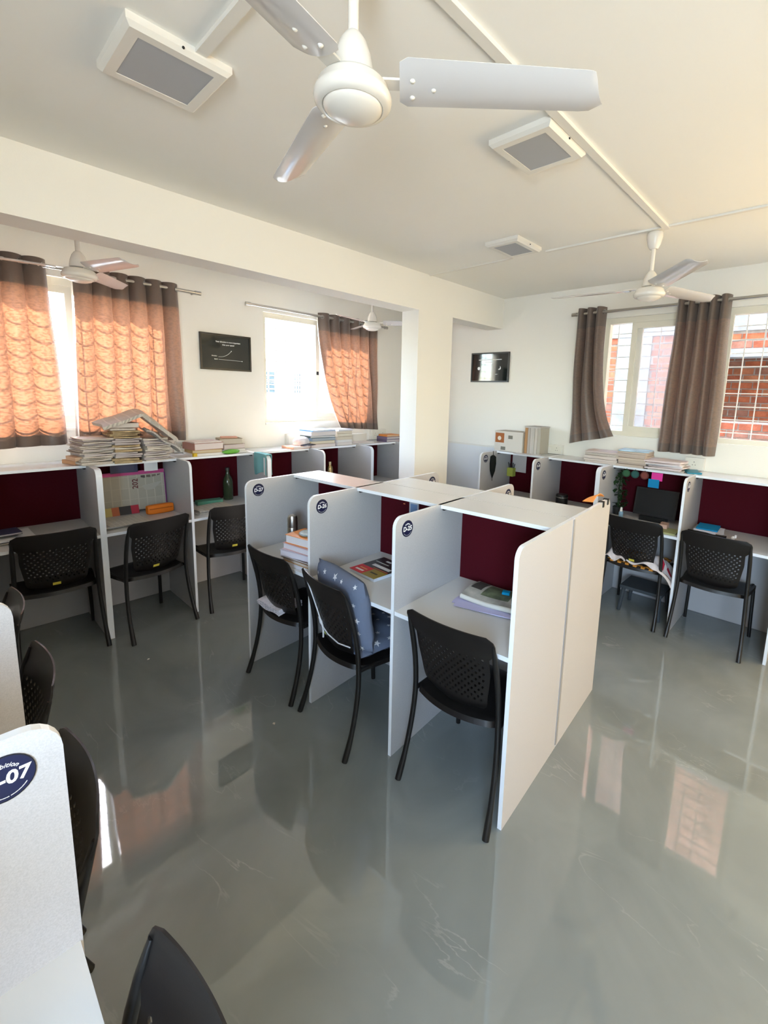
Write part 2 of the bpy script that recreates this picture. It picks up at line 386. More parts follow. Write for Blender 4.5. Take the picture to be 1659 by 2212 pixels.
# ------------------------------------------------------------------ study carrels
H, T, DZ = 1.20, 0.018, 0.755
def panel_profile(d, r=0.05, z0=0.0):
    p = [(d, z0), (0, z0)]
    for k in range(7):
        a = PI-k*(PI/2)/6; p.append((r+r*math.cos(a), H-r+r*math.sin(a)))
    p.append((d, H)); return p
def badge(parent, x, y, face, txt, dia=0.078):
    up = (0, 0, 1); right = (1, 0, 0) if face < 0 else (-1, 0, 0)
    o = Vector((x, y, 1.135)); mt = frame_mtx(o, right, up)
    b = MB().lathe([(dia/2, 0), (dia/2, 0.0015)], 32).build('number_badge', M_NAVY, parent); b.matrix_local = mt
    tag(b, 'navy round badge reading '+txt)
    rim = MB(); R = dia/2
    n = 32
    for i in range(n):
        a0, a1 = 2*PI*i/n, 2*PI*(i+1)/n
        rim.add([((R-0.0015)*math.cos(a0), (R-0.0015)*math.sin(a0), 0.0017), (R*math.cos(a0), R*math.sin(a0), 0.0017), (R*math.cos(a1), R*math.sin(a1), 0.0017), ((R-0.0015)*math.cos(a1), (R-0.0015)*math.sin(a1), 0.0017)], [(0,1,2,3)])
    rim.build('badge_rim', M_DARK, b)
    s = dia/0.078
    text_obj('number_print', text_mesh(txt, 0.030*s, 0.0008, 0.08), b, Matrix.Translation((0, -0.001, 0.0019)))
    text_obj('name_print', text_mesh('Ambition', 0.0105*s, 0.0, 0.3, bend=0.027*s), b, Matrix.Translation((0, -0.004*s, 0.0019)))
    arc = MB(); R2 = dia*0.415
    for i in range(12):
        a0 = math.radians(215+i*9.2); a1 = math.radians(215+i*9.2+(8.6 if i not in (3, 6) else 6))
        arc.add([((R2-0.0012)*math.cos(a0), (R2-0.0012)*math.sin(a0), 0.0018), (R2*math.cos(a0), R2*math.sin(a0), 0.0018), (R2*math.cos(a1), R2*math.sin(a1), 0.0018), ((R2-0.0012)*math.cos(a1), (R2-0.0012)*math.sin(a1), 0.0018)], [(0,1,2,3)])
    arc.build('tagline_print', M_TEXT, b)
    return b
def carrel(label, origin, rz, w, d, s, panels, group, badge_at=None, board=True):
    """opening faces local -x; width along local +y (0..w); panels = y offsets of side panels."""
    t = thing('study_carrel', label, 'study carrel', (origin[0], origin[1], 0), rz, group)
    for py in panels:
        MB().prism(panel_profile(d), py, py+T, 0, 1).build('side_panel', [M_PANEL, M_EDGE], t)
    y0 = 0.001; y1 = w-0.001
    for py in panels:
        if py < w/2: y0 = max(y0, py+T)
        else: y1 = min(y1, py)
    dk = MB().box(0.004, d-0.02, y0, y1, DZ-0.020, DZ)
    dk.m = [0, 0, 0, 0, 0, 1]; dk.build('desktop', [M_SHELF, M_EDGE], t)
    sh = MB().box(s, d, y0, y1, H-0.018, H); sh.m = [0, 0, 0, 0, 0, 1]
    sh.build('top_shelf', [M_SHELF, M_EDGE], t)
    MB().box(d-0.020, d, y0, y1, 0.002, DZ).build('modesty_panel', M_PANEL, t)
    if board: MB().box(d-0.020, d-0.002, y0, y1, DZ, H-0.018).build('pin_board', M_MAROON, t)
    for yy in (y0, y1-0.012):
        MB().box(s+0.015, s+0.05, yy, yy+0.012, H-0.030, H-0.018).build('shelf_bracket', M_DARK, t)
    if badge_at: badge(t, badge_at[0], badge_at[1], badge_at[2], badge_at[3])
    return t
XI, Y0, DI, WI, D1, DD = 1.436, 0.801, 0.08428, 0.6008, 0.5787, 1.1793
def isl(x, y):
    return (XI+math.cos(DI)*x-math.sin(DI)*y, Y0+math.sin(DI)*x+math.cos(DI)*y)
GI = 'carrels of the central island'
for k, num in enumerate(('D-25', 'D-26', 'D-27')):
    carrel('grey island carrel with badge %s, maroon back board%s' % (num, (' and tan end panel', ' and red book', ' and steel flask')[k]), isl(0, k*WI), DI, WI, D1, 0.349,
           ([0.0, WI] if k == 0 else [WI]), GI, (0.083, WI-0.0005, -1, num))
dr = DD-D1-0.006
for k, (num, yb) in enumerate((('D-34', 2*WI+T), ('D-33', WI+T))):
    carrel('island carrel on the window side, badge %s on its sunlit divider' % num, isl(DD, yb), DI+PI, WI, dr, 0.349,
           ([0.0] if k == 0 else [0.0, WI]), GI, (0.083, T+0.0005, 1, num))
# metal strip covering the joint at the island's end
_e = isl(D1-0.010, -0.004)
st = MB().box(0, 0.022, 0, 0.004, 0.02, 1.195).build('joint_strip', mat('grey_aluminium', (0.42, 0.42, 0.44), 0.4, 0.5, metal=0.6)); place(st, (_e[0], _e[1], 0), DI)
tag(st, 'thin grey metal strip down the joint of the island end', 'metal strip')
GL = 'carrels along the left window wall'
YL = 3.54; DL = YW-0.006-YL
for i, (a, b, pl, nm) in enumerate(((0.14, 0.741, 'lr', 'leftmost grey carrel under the window with empty dark board'),
                           (0.741, 1.328, 'lr', 'grey carrel with newspaper sheet covering its back board'),
                           (1.328, 1.9655, 'r', 'grey carrel with green bottle and towel on its divider'),
                           (1.9655, 2.546, 'lr', 'grey wall carrel just right of the towel'),
                           (2.546, 3.140, 'r', 'grey wall carrel holding a brass coloured bottle'),
                           (3.140, 3.735, 'lr', 'grey wall carrel beside the column'))):
    w = b-a; ps = []
    if 'r' in pl: ps.append(0.0)
    if 'l' in pl: ps.append(w-T)
    carrel(nm, (b, YL), PI/2, w, DL, 0.25, ps, GL)
GR = 'carrels along the right window wall'
XR = 3.72; DR = XW-0.008-XR
for i, (a, b, pl, num, nm) in enumerate(((2.007, 2.59, 'f', 'D-31', 'white carrel by the far wall with hanging umbrella, badge D-31'),
                           (1.403, 2.007, 'fn', 'D-30', 'white carrel holding a black tin, badge D-30'),
                           (0.777, 1.403, 'f', 'D-29', 'white carrel with plant and black screen, badge D-29'),
                           (0.175, 0.777, 'f', 'D-28', 'white carrel with blue-covered book, badge D-28'),
                           (-0.43, 0.175, 'f', None, 'white carrel cut by the right edge of the picture'))):
    w = b-a; ps = []
    if 'n' in pl: ps.append(0.0)
    if 'f' in pl: ps.append(w-T)
    carrel(nm, (XR, a), 0.0, w, DR, 0.28, ps, GR, (0.083, w-T-0.0005, -1, num) if num else None)
GF = 'carrels in the left foreground row'
for i, (a, b, num, nm) in enumerate(((0.287, 0.887, 'D-07', 'nearest foreground carrel with large navy badge'),
                        (0.905, 1.505, None, 'second foreground carrel behind the navy badge panel'),
                        (1.523, 2.123, None, 'third foreground carrel at the left picture edge'),
                        (2.141, 2.741, None, 'fourth carrel of the foreground row, farthest from the camera'))):
    w = b-a
    carrel(nm, (0.105, b+T), PI, w+T, 0.58, 0.349, [0.0] if i < 3 else [0.0], GF, (0.075, T+0.0005, 1, num) if num else None)

# ------------------------------------------------------------------ chairs
def chair_x(z):            # side profile of the rear tube (x behind seat centre)
    t = (z-0.43)/0.42
    return -0.165-0.085*abs(t)**1.9
def make_chair():
    t = thing('perforated_chair', '', 'chair')
    # back shell with a checker of real holes
    b = MB(); zb, zt = 0.462, 0.848
    def hw(z):
        lo = 0.148+0.030*min(1, max(0, (z-zb)/0.20)); k = min(1, max(0, (z-0.735)/0.045)); k = k*k*(3-2*k)
        v = lo*(1-k)+0.214*k
        if z < zb+0.05:
            q = (zb+0.05-z)/0.05; v -= 0.05*(1-math.sqrt(max(0, 1-q*q)))
        if z > zt-0.035:
            q = (z-(zt-0.035))/0.035; v -= 0.035*(1-math.sqrt(max(0, 1-q*q)))
        return v
    def S(u, z):
        x = chair_x(z)-0.030*(1-u*u)*(1.0 if z < 0.75 else 1.0-0.2*(z-0.75)/0.1)
        if z < 0.56: x += 0.03*((0.56-z)/0.10)**2
        return (x, u*hw(z), z)
    NC, NR = 21, 13; z0h, z1h = 0.522, 0.738
    zs = [zb+(z0h-zb)*k/5 for k in range(5)]+[z0h+(z1h-z0h)*k/NR for k in range(NR)]+[z1h+(zt-z1h)*k/7 for k in range(8)]
    us = [-1, -0.95]+[-0.9+1.8*k/NC for k in range(NC+1)]+[0.95, 1]
    for j in range(len(zs)-1):
        for i in range(len(us)-1):
            u0, u1, za, zc = us[i], us[i+1], zs[j], zs[j+1]
            ci, cj = i-2, j-5
            cs = [S(u0, za), S(u1, za), S(u1, zc), S(u0, zc)]
            if 0 <= ci < NC and 0 <= cj < NR and (ci+cj) % 2 == 0:
                um, zm, ru, rz_ = (u0+u1)/2, (za+zc)/2, (u1-u0)*0.37, (zc-za)*0.40
                if cj == NR-1: rz_ *= 1.1; 
                ring = [S(um+ru*math.cos(a), zm+rz_*math.sin(a)) for a in [math.radians(225+22.5+45*k-45) for k in range(8)]]
                # ring[0]~202.5deg, ring[1]~247.5, ring[2]~292.5 ...
                b.add(cs+ring, [(0, 1, 6, 5), (1, 2, 8, 7), (2, 3, 10, 9), (3, 0, 4, 11), (0, 5, 4), (1, 7, 6), (2, 9, 8), (3, 11, 10)])
            else: b.add(cs, [(0, 1, 2, 3)])
    b.build('backrest', M_BLACK, t, smooth=40, solid=0.005, offset=0)
    # seat
    def seat(u, v):
        uu = 2*u-1
        x = (-0.172-0.040*(1-uu*uu))*(1-v)+(0.245-0.02*uu**4)*v
        hwid = 0.195+0.03*math.sin(v*PI*0.5)-0.03*max(0, (v-0.85)/0.15)**2-0.02*max(0, (0.12-v)/0.12)**2
        z = 0.435-0.012*(1-uu*uu)*math.sin(v*PI)-0.03*max(0, (v-0.8)/0.2)**2+0.016*max(0, (0.15-v)/0.15)
        return (x, uu*hwid, z)
    MB().grid(seat, 18, 18).build('seat', M_BLACK, t, smooth=40, solid=0.024, offset=-1)
    for sy in (-1, 1):
        path = []
        for k in range(15):
            z = 0.818*(1-k/14)
            yy = 0.205+0.012*(1-z/0.84)+0.013*max(0, 0.43-z)/0.43
            path.append((chair_x(z), sy*yy, max(z, 0.0)))
        MB().tube(path, [0.006, 0.011]+[0.0125]*11+[0.0145, 0.0145], 10).build('leg', M_TUBE, t, smooth=50)
        MB().tube(smoothpath([(0.13, sy*0.195, 0.425), (0.205, sy*0.205, 0.405), (0.222, sy*0.212, 0.20), (0.235, sy*0.218, 0.0)], 4), 0.0125, 10).build('leg', M_TUBE, t, smooth=50)
        MB().tube([(chair_x(0.43), sy*0.208, 0.425), (0.14, sy*0.197, 0.425)], 0.010, 8).build('seat_rail', M_TUBE, t, smooth=50)
    return t
proto = make_chair(); proto_used = [False]
def sticker(ch, z, u, m, s=1.0):
    # small label stuck on the back of the shell
    x = chair_x(z)-0.034*(1-u*u)-0.004
    w, h = 0.020*s, 0.0095*s
    def fn(a, b):
        zz = z+(b-0.5)*2*h; uu = u+(a-0.5)*2*w/0.16
        xx = chair_x(zz)-0.030*(1-uu*uu)-0.0035
        if zz < 0.56: xx += 0.03*((0.56-zz)/0.10)**2
        return (xx, uu*0.165, zz)
    o = MB().grid(fn, 4, 2).build('sticker', m, ch, solid=0.0008, offset=0); tag(o, 'small yellow label')
def chair(label, lf, rf=None, ang=None, group=None, stick=None):
    """lf, rf : left and right rear feet on the floor, seen by the sitter."""
    if rf is not None:
        L = Vector((*lf, 0)); R = Vector((*rf, 0)); d = L-R; ang = math.atan2(-d.x, d.y); mid = (L+R)/2
    else: mid = Vector((*lf, 0))
    off = -chair_x(0.0)
    loc = (mid.x+off*math.cos(ang), mid.y+off*math.sin(ang), 0)
    if not proto_used[0]: c = proto; proto_used[0] = True; c.location = loc; c.rotation_euler = (0, 0, ang)
    else: c = dup(CH0, None, loc, ang)
    tag(c, label, 'chair', group); return c
CH0 = proto
GC = 'black perforated chairs'
chairs = {}
proto_used[0] = True   # keep the prototype clean, it becomes the D-25 chair below
def chair_first(label, lf, rf):
    L = Vector((*lf, 0)); R = Vector((*rf, 0)); d = L-R; a = math.atan2(-d.x, d.y); mid = (L+R)/2; off = -chair_x(0.0)
    proto.location = (mid.x+off*math.cos(a), mid.y+off*math.sin(a), 0); proto.rotation_euler = (0, 0, a); tag(proto, label, 'chair', GC); return proto
chairs['26'] = chair('black perforated chair with grey star cushions tied on', (1.255, 1.993), (1.206, 1.527), group=GC)
chairs['27'] = chair('black perforated chair with folded white cloth on its seat', (1.223, 2.521), (1.241, 2.06), group=GC)
chairs['l1'] = chair('black perforated chair in the leftmost window carrel', (0.245, 3.475), (0.705, 3.452), group=GC)
chairs['l2'] = chair('black perforated chair before the newspaper-covered board', (0.821, 3.339), (1.274, 3.424), group=GC)
chairs['l3'] = chair('black perforated chair partly hidden behind the D-27 panel', (1.389, 3.438), (1.845, 3.40), group=GC)
chairs['r1'] = chair('black perforated chair with woven seat mat beside the island end', (3.660, 1.308), (3.647, 0.848), group=GC)
chairs['r2'] = chair('black perforated chair in front of the D-28 carrel', (3.633, 0.766), (3.623, 0.289), group=GC)
for k, yc, nm in (('a', 0.545, 'nearest black chair, cut by the bottom picture edge'), ('b', 1.225, 'black chair directly behind the D-07 panel'),
               ('c', 1.815, 'black chair beside the second foreground panel'), ('d', 2.445, 'black chair farthest along the foreground row')):
    chairs[k] = chair(nm, (0.175 if k == 'b' else 0.190, yc), ang=PI-0.02, group=GC)
chairs['25'] = chair_first('black perforated chair at the D-25 carrel nearest the end panel', (1.319, 1.28), (1.357, 0.825))
for k, z, u in (('l1', 0.495, 0.05), ('l2', 0.495, 0.1), ('l3', 0.497, 0.05), ('r1', 0.497, 0.0)): sticker(chairs[k], z, u, M_YEL)
for k in 'bcd': sticker(chairs[k], 0.79, 0.05, M_YEL if k != 'b' else mat('pale_tan_sticker', (0.55, 0.47, 0.32), 0.6), 1.0)
sticker(chairs['26'], 0.525, 0.35, mat('lime_sticker', (0.55, 0.62, 0.12), 0.6), 0.8)

# ------------------------------------------------------------------ ceiling fans
def make_fan(label, x, y, z, th, R, group):
    t = thing('ceiling_fan', label, 'ceiling fan', (x, y, z), 0, group)
    MB().lathe([(0.0, -0.072), (0.035, -0.070), (0.058, -0.062), (0.068, -0.054), (0.070, -0.049), (0.072, -0.052), (0.082, -0.050), (0.090, -0.042), (0.092, -0.032), (0.089, -0.024), (0.084, -0.018),
                (0.082, -0.008), (0.072, 0.002), (0.05, 0.006), (0.0, 0.006)], 40).build('motor_housing', M_FAN, t, smooth=35)
    MB().lathe([(0.020, 0.0), (0.020, 0.022), (0.0, 0.022)], 16).build('shaft_coupling', M_DARK, t, smooth=40)
    MB().lathe([(0.044, 0.012), (0.048, 0.015), (0.047, 0.030), (0.042, 0.057), (0.032, 0.084), (0.021, 0.100), (0.014, 0.106), (0.0, 0.106)], 28).build('rod_cover', M_FAN, t, smooth=50)
    MB().lathe([(0.0125, 0.04), (0.0125, ZC-z-0.02)], 14).build('down_rod', M_FAN, t, smooth=40)
    MB().lathe([(0.014, ZC-z-0.11), (0.024, ZC-z-0.108), (0.036, ZC-z-0.085), (0.045, ZC-z-0.045), (0.046, ZC-z-0.02), (0.042, ZC-z-0.012)], 28).build('ceiling_canopy', M_FAN, t, smooth=50)
    blade_me = None
    for k in range(3):
        a = th+k*2*PI/3
        if blade_me is None:
            def out(v):    # half width along the blade 0..1
                w = 0.062-0.010*v
                if v < 0.03: w -= 0.012*(1-v/0.03)
                if v > 0.94: q = (v-0.94)/0.06; w -= 0.022*q*q
                return w
            def fn(u, v):
                uu = 2*u-1; r = 0.110+(R-0.110)*v; w = out(v)
                lead = 0.0
                yy = uu*w-0.004; pitch = math.radians(-14)
                zz = 0.010*(1-uu*uu)
                rr = r+ (0.018*(uu if v > 0.9 else 0)*(v-0.9)/0.1 if v > 0.9 else 0)
                return (rr, yy*math.cos(pitch)-zz*math.sin(pitch)*0, yy*math.sin(pitch)-zz+0.004)
            bo = MB().grid(fn, 8, 26).build('blade', M_BLADE, t, smooth=40, solid=0.002, offset=0); blade_me = bo.data
            br = MB().box(0.070, 0.150, -0.019, 0.019, 0.001, 0.006).build('blade_bracket', M_FAN, bo)
            for q, (sx, sy) in enumerate(((0.140, 0.022), (0.140, -0.020), (0.19, 0.0))):
                s = MB().lathe([(0.0, -0.006), (0.004, -0.005), (0.0065, -0.002), (0.0065, 0.004)], 10).build('screw', M_WHITE, bo, smooth=40)
                s.location = (sx, sy, -0.004+sy*math.sin(math.radians(-14)))
            first = bo
        else: bo = dup(first, t)
        bo.rotation_euler = (0, 0, a)
    return t
GFN = 'white three-blade ceiling fans'
make_fan('large white ceiling fan close to the camera', 0.757, 0.94, 2.465, 5.481, 0.585, GFN)
make_fan('white ceiling fan over the right window carrels', 3.15, 0.975, 2.445, 3.806, 0.60, GFN)
make_fan('white ceiling fan before the orange-lit curtains', 0.712, 3.47, 2.43, 0.85, 0.48, GFN)
make_fan('small white ceiling fan beside the column', 3.06, 3.48, 2.43, 1.25, 0.50, GFN)

# ------------------------------------------------------------------ ceiling lights
def ceiling_light(label, x0, x1, y0, y1):
    cx, cy = (x0+x1)/2, (y0+y1)/2; hx, hy = (x1-x0)/2, (y1-y0)/2
    t = thing('ceiling_light', label, 'ceiling light', (cx, cy, ZC), 0, 'square ceiling lights switched off')
    f = MB(); zt, zb = 0.0, -0.032; i = 0.042
    ring = lambda h, k, z: [(-h, -k, z), (h, -k, z), (h, k, z), (-h, k, z)]
    f.add(ring(hx, hy, zt)+ring(hx, hy, zb+0.012)+ring(hx-0.012, hy-0.012, zb)+ring(hx-i, hy-i, zb)+ring(hx-i, hy-i, zb+0.003),
          [(0, 1, 5, 4), (1, 2, 6, 5), (2, 3, 7, 6), (3, 0, 4, 7), (4, 5, 9, 8), (5, 6, 10, 9), (6, 7, 11, 10), (7, 4, 8, 11),
           (8, 9, 13, 12), (9, 10, 14, 13), (10, 11, 15, 14), (11, 8, 12, 15), (12, 13, 17, 16), (13, 14, 18, 17), (14, 15, 19, 18), (15, 12, 16, 19)])
    f.build('light_frame', M_WHITE, t)
    MB().box(-hx+i, hx-i, -hy+i, hy-i, zb+0.002, zb+0.008).build('diffuser', M_DIFF, t)
    for sx in (-1, 1): MB().lathe([(0.004, 0), (0.004, 0.003)], 8).build('screw', M_DARK, t).matrix_local = frame_mtx((0, sx*hy*1.0, -0.02), (1, 0, 0), (0, 0, 1))
ceiling_light('square ceiling light left of the large fan', 0.485, 0.79, 1.605, 1.915)
ceiling_light('square ceiling light under the long ceiling conduit', 1.675, 1.99, 0.925, 1.20)
ceiling_light('small far ceiling light near the right wall', 2.70, 3.02, 1.67, 1.925)

# ------------------------------------------------------------------ curtains and rods
def rod(label, axis, pos, a0, a1, z, ends=(True, True)):
    t = thing('curtain_rod', label, 'curtain rod')
    P_ = (lambda a: (a, pos, z)) if axis == 'y' else (lambda a: (pos, a, z))
    MB().tube([P_(a0), P_(a1)], 0.0125, 12).build('pole', M_STEEL, t, smooth=50)
    for a, on in ((a0, ends[0]), (a1, ends[1])):
        if not on: continue
        s = 1 if a == max(a0, a1) else -1
        MB().tube([P_(a-s*0.035), P_(a+s*0.012)], 0.017, 12).build('finial', M_STEEL, t, smooth=50)
        wallp = (a-s*0.03, YW, z) if axis == 'y' else (XW, a-s*0.03, z)
        MB().tube([P_(a-s*0.03), wallp], 0.008, 8).build('wall_bracket', M_STEEL, t, smooth=50)
    return t
def curtain(label, axis, pos, t0, t1, b0, b1, ztop, zb0, zb1, folds, amp, seed, lining=None, bulge=None, sharp=1.0):
    rnd = random.Random(seed); ph = rnd.random()*6; w2 = [rnd.uniform(-0.35, 0.35) for _ in range(40)]
    t = thing('curtain', label, 'curtain', group='taupe eyelet curtains')
    toward = -1
    zr = ztop-0.042
    NU, NV = folds*14, 34
    def fn(u, v, dn=0.0):
        # v 0 top .. 1 bottom
        e = v*v*(3-2*v) if bulge is None else v**bulge
        a = (t0*(1-u)+t1*u)*(1-e)+(b0*(1-u)+b1*u)*e
        zz = ztop*(1-v)+(zb0*(1-u)+zb1*u)*v
        k = u*folds*2*PI+ph*0
        s = math.sin(k)
        soft = amp*(1.0-0.25*v)*(1+0.5*w2[int(u*folds) % 40]*v)
        n = soft*(1.25-2.2*abs(math.sin(k*0.5))**0.65)+amp*0.30*v*math.sin(k*0.5+ph+v*2.0)+0.012*v*math.sin(9*v+ph+u*5)
        a += 0.010*v*math.sin(k*0.5+ph*2+v*3)
        n = min(n, 0.060)
        n += dn
        return (a, pos+n, zz) if axis == 'y' else (pos+n, a, zz)
    hdr = lambda i, j: 1 if (j < 0.125 or j > 0.915) else 0
    MB().grid(fn, NU, NV, hdr).build('fabric', [M_CURT, M_HEM], t, smooth=60)
    # eyelets
    for i in range(folds+1):
        u = min(max((i-0.25)/folds+0.02, 0.03), 0.97)
        p = fn(u, 0.042/(ztop-zb0)); q = fn(min(u+0.01, 1), 0.042/(ztop-zb0)); d = (Vector(q)-Vector(p)).normalized()
        ring = []
        side = Vector((0, 0, 1)); nn = d.cross(side)
        for k in range(13):
            an = 2*PI*k/12; ring.append(Vector(p)+0.017*(d*math.cos(an)+side*math.sin(an)))
        MB().tube(ring, 0.003, 6, caps=False).build('eyelet', M_STEEL, t, smooth=60)
    if lining:
        l0, l1 = lining
        def fl(u, v):
            x = fn(l0, v, 0.014); y = fn(l1, v, 0.014); dxy = Vector(y)-Vector(x)
            return Vector(x)+dxy.normalized()*(u*0.05*(0.5+v))+Vector((0, 0, 0))
        MB().grid(fl, 2, 24).build('lining_edge', M_LINING, t, smooth=60)
    return t
YR = YW-0.085; XRD = XW-0.085
rod('long steel curtain rod above the leftmost window', 'y', YR, -0.1, 1.645, 2.53, (False, True))
rod('steel curtain rod above the middle window', 'y', YR, 2.06, 3.78, 2.517, (True, True))
rod('steel curtain rod above the right window', 'x', XRD, 0.10, 1.96, 2.535, (True, True))
curtain('leftmost orange-lit curtain cut by the picture edge', 'y', YR, 0.05, 0.648, -0.02, 0.675, 2.575, 1.305, 1.325, 5, 0.024, 3)
curtain('orange-lit curtain behind the newspaper piles', 'y', YR, 0.79, 1.485, 0.76, 1.495, 2.572, 1.34, 1.315, 6, 0.024, 5, lining=(0.0, -0.02))
curtain('taupe and rust curtain by the column', 'y', YR, 2.845, 3.66, 3.14, 3.70, 2.556, 1.36, 1.325, 6, 0.030, 8, lining=(0.0, -0.02), bulge=1.9)
curtain('narrow taupe curtain left of the right window', 'x', XRD, 1.665, 1.925, 1.485, 1.925, 2.582, 1.43, 1.325, 3, 0.040, 11, bulge=3.5)
curtain('taupe curtain at the middle of the right window', 'x', XRD, 0.715, 1.088, 0.695, 1.115, 2.575, 1.335, 1.335, 5, 0.040, 13)

# ------------------------------------------------------------------ framed posters
def poster(label, axis, a0, a1, z0, z1, flip):
    t = thing('framed_poster', label, 'framed poster', group=None)
    w, h = a1-a0, z1-z0
    if axis == 'y': org = Vector((a0, YW, z0)); right = Vector((1, 0, 0)); nrm = Vector((0, -1, 0))
    else: org = Vector((XW, a1, z0)); right = Vector((0, -1, 0)); nrm = Vector((-1, 0, 0))
    t.matrix_world = frame_mtx(org+nrm*0.001, right, (0, 0, 1))
    f = MB(); fw = 0.014
    f.box(0, w, 0, fw, 0, 0.018); f.box(0, w, h-fw, h, 0, 0.018); f.box(0, fw, fw, h-fw, 0, 0.018); f.box(w-fw, w, fw, h-fw, 0, 0.018)
    f.build('frame', mat('black_frame', (0.008, 0.008, 0.008), 0.35), t)
    MB().box(fw, w-fw, fw, h-fw, 0, 0.010).build('print', mat('black_glossy_print', (0.008, 0.012, 0.013), 0.06, 0.6), t)
    return t, w, h
def bar(t, pts, wdt, m=None, name='line_print', z=0.0105):
    b = MB()
    for (x0, y0), (x1, y1) in zip(pts[:-1], pts[1:]):
        d = Vector((x1-x0, y1-y0)); n = Vector((-d.y, d.x)).normalized()*wdt/2
        b.add([(x0-n.x, y0-n.y, z), (x1-n.x, y1-n.y, z), (x1+n.x, y1+n.y, z), (x0+n.x, y0+n.y, z)], [(0, 1, 2, 3)])
    return b.build(name, m or M_TEXT, t)
p1, w, h = poster('black framed poster with a rising curve and arrow line', 'y', 1.66, 2.122, 1.917, 2.232, 1)
TX = lambda x, y, z=0.0107: Matrix.Translation((x, y, z))
text_obj('title_print', text_mesh('Your direction is more important', 0.0165, 0.0003), p1, TX(0.250, h-0.068))
text_obj('title_print', text_mesh('than your speed', 0.0165, 0.0003), p1, TX(0.250, h-0.092))
text_obj('caption_print', text_mesh('Direction', 0.012, 0.0003), p1, TX(0.122, 0.122))
text_obj('caption_print', text_mesh('Speed', 0.012, 0.0003), p1, TX(0.135, 0.095))
bar(p1, [(0.158+0.118*k/10, 0.117+0.055*(k/10)**2.6) for k in range(11)], 0.0022)
bar(p1, [(0.158, 0.094), (0.375, 0.090)], 0.0020)
for x, y in ((0.276, 0.172), (0.375, 0.090)): MB().lathe([(0.004, 0.0105), (0.004, 0.0112)], 12, (x, y, 0)).build('dot_print', M_TEXT, p1)
p2, w, h = poster('black framed poster with a white disc and crescent', 'x', 2.672, 3.168, 1.915, 2.236, -1)
bar(p2, [(0.10, h-0.078), (0.40, h-0.078)], 0.0075); bar(p2, [(0.19, h-0.105), (0.29, h-0.105)], 0.006)
MB().lathe([(0.018, 0.0105), (0.018, 0.0110)], 24, (0.105, 0.150, 0)).build('disc_print', M_TEXT, p2)
cr = MB(); n = 12; o_ = [(0.375+0.02*math.cos(a), 0.152+0.02*math.sin(a)) for a in [math.radians(-130+k*200/n) for k in range(n+1)]]
i_ = [(0.366+0.0185*math.cos(a), 0.160+0.0185*math.sin(a)) for a in [math.radians(-110+k*170/n) for k in range(n+1)]]
for k in range(n): cr.add([(*o_[k], 0.0107), (*o_[k+1], 0.0107), (*i_[k+1], 0.0107), (*i_[k], 0.0107)], [(0, 1, 2, 3)])
cr.build('crescent_print', M_TEXT, p2)
bar(p2, [(0.325, 0.085), (0.355, 0.085)], 0.005)

# ------------------------------------------------------------------ sockets
def socket(label, axis, a0, a1, z0, z1, d=0.045):
    t = thing('power_socket', label, 'power socket', group='white socket boxes above the desks')
    w, h = a1-a0, z1-z0
    if axis == 'y': org = Vector((a0, YW, z0)); right = Vector((1, 0, 0)); nrm = Vector((0, -1, 0))
    else: org = Vector((XW, a1, z0)); right = Vector((0, -1, 0)); nrm = Vector((-1, 0, 0))
    t.matrix_world = frame_mtx(org, right, (0, 0, 1))
    MB().box(0, w, 0, h, 0, d).build('box', M_WHITE, t)
    MB().box(0.008, w-0.008, 0.008, h-0.008, d, d+0.006).build('face_plate', mat('ivory_plate', (0.78, 0.75, 0.66), 0.3), t)
    k = max(1, int(w/0.11)); 
    for i in range(k):
        c = w*(i+0.5)/k
        for x, y, r in ((0, 0.016, 0.0035), (-0.010, -0.008, 0.003), (0.010, -0.008, 0.003)):
            MB().lathe([(r, d+0.0055), (r, d+0.0068)], 8, (c+x, h/2+y, 0)).build('pin_hole', M_DARK, t)
        if i == 0 and k > 1: MB().box(c+0.032, c+0.052, h/2-0.014, h/2+0.014, d+0.006, d+0.010).build('switch', M_WHITE, t)
socket('white socket box right of the newspaper piles', 'y', 1.40, 1.515, 1.206, 1.300)
socket('white socket box behind the cap', 'y', 2.47, 2.69, 1.206, 1.318)
socket('white socket box beside the column, left window wall', 'y', 3.60, 3.84, 1.206, 1.325)
socket('white socket box right of the upright newspaper bundle', 'x', 1.985, 2.212, 1.205, 1.296)
socket('white socket box below the middle curtain of the right window', 'x', 0.762, 0.905, 1.205, 1.305)

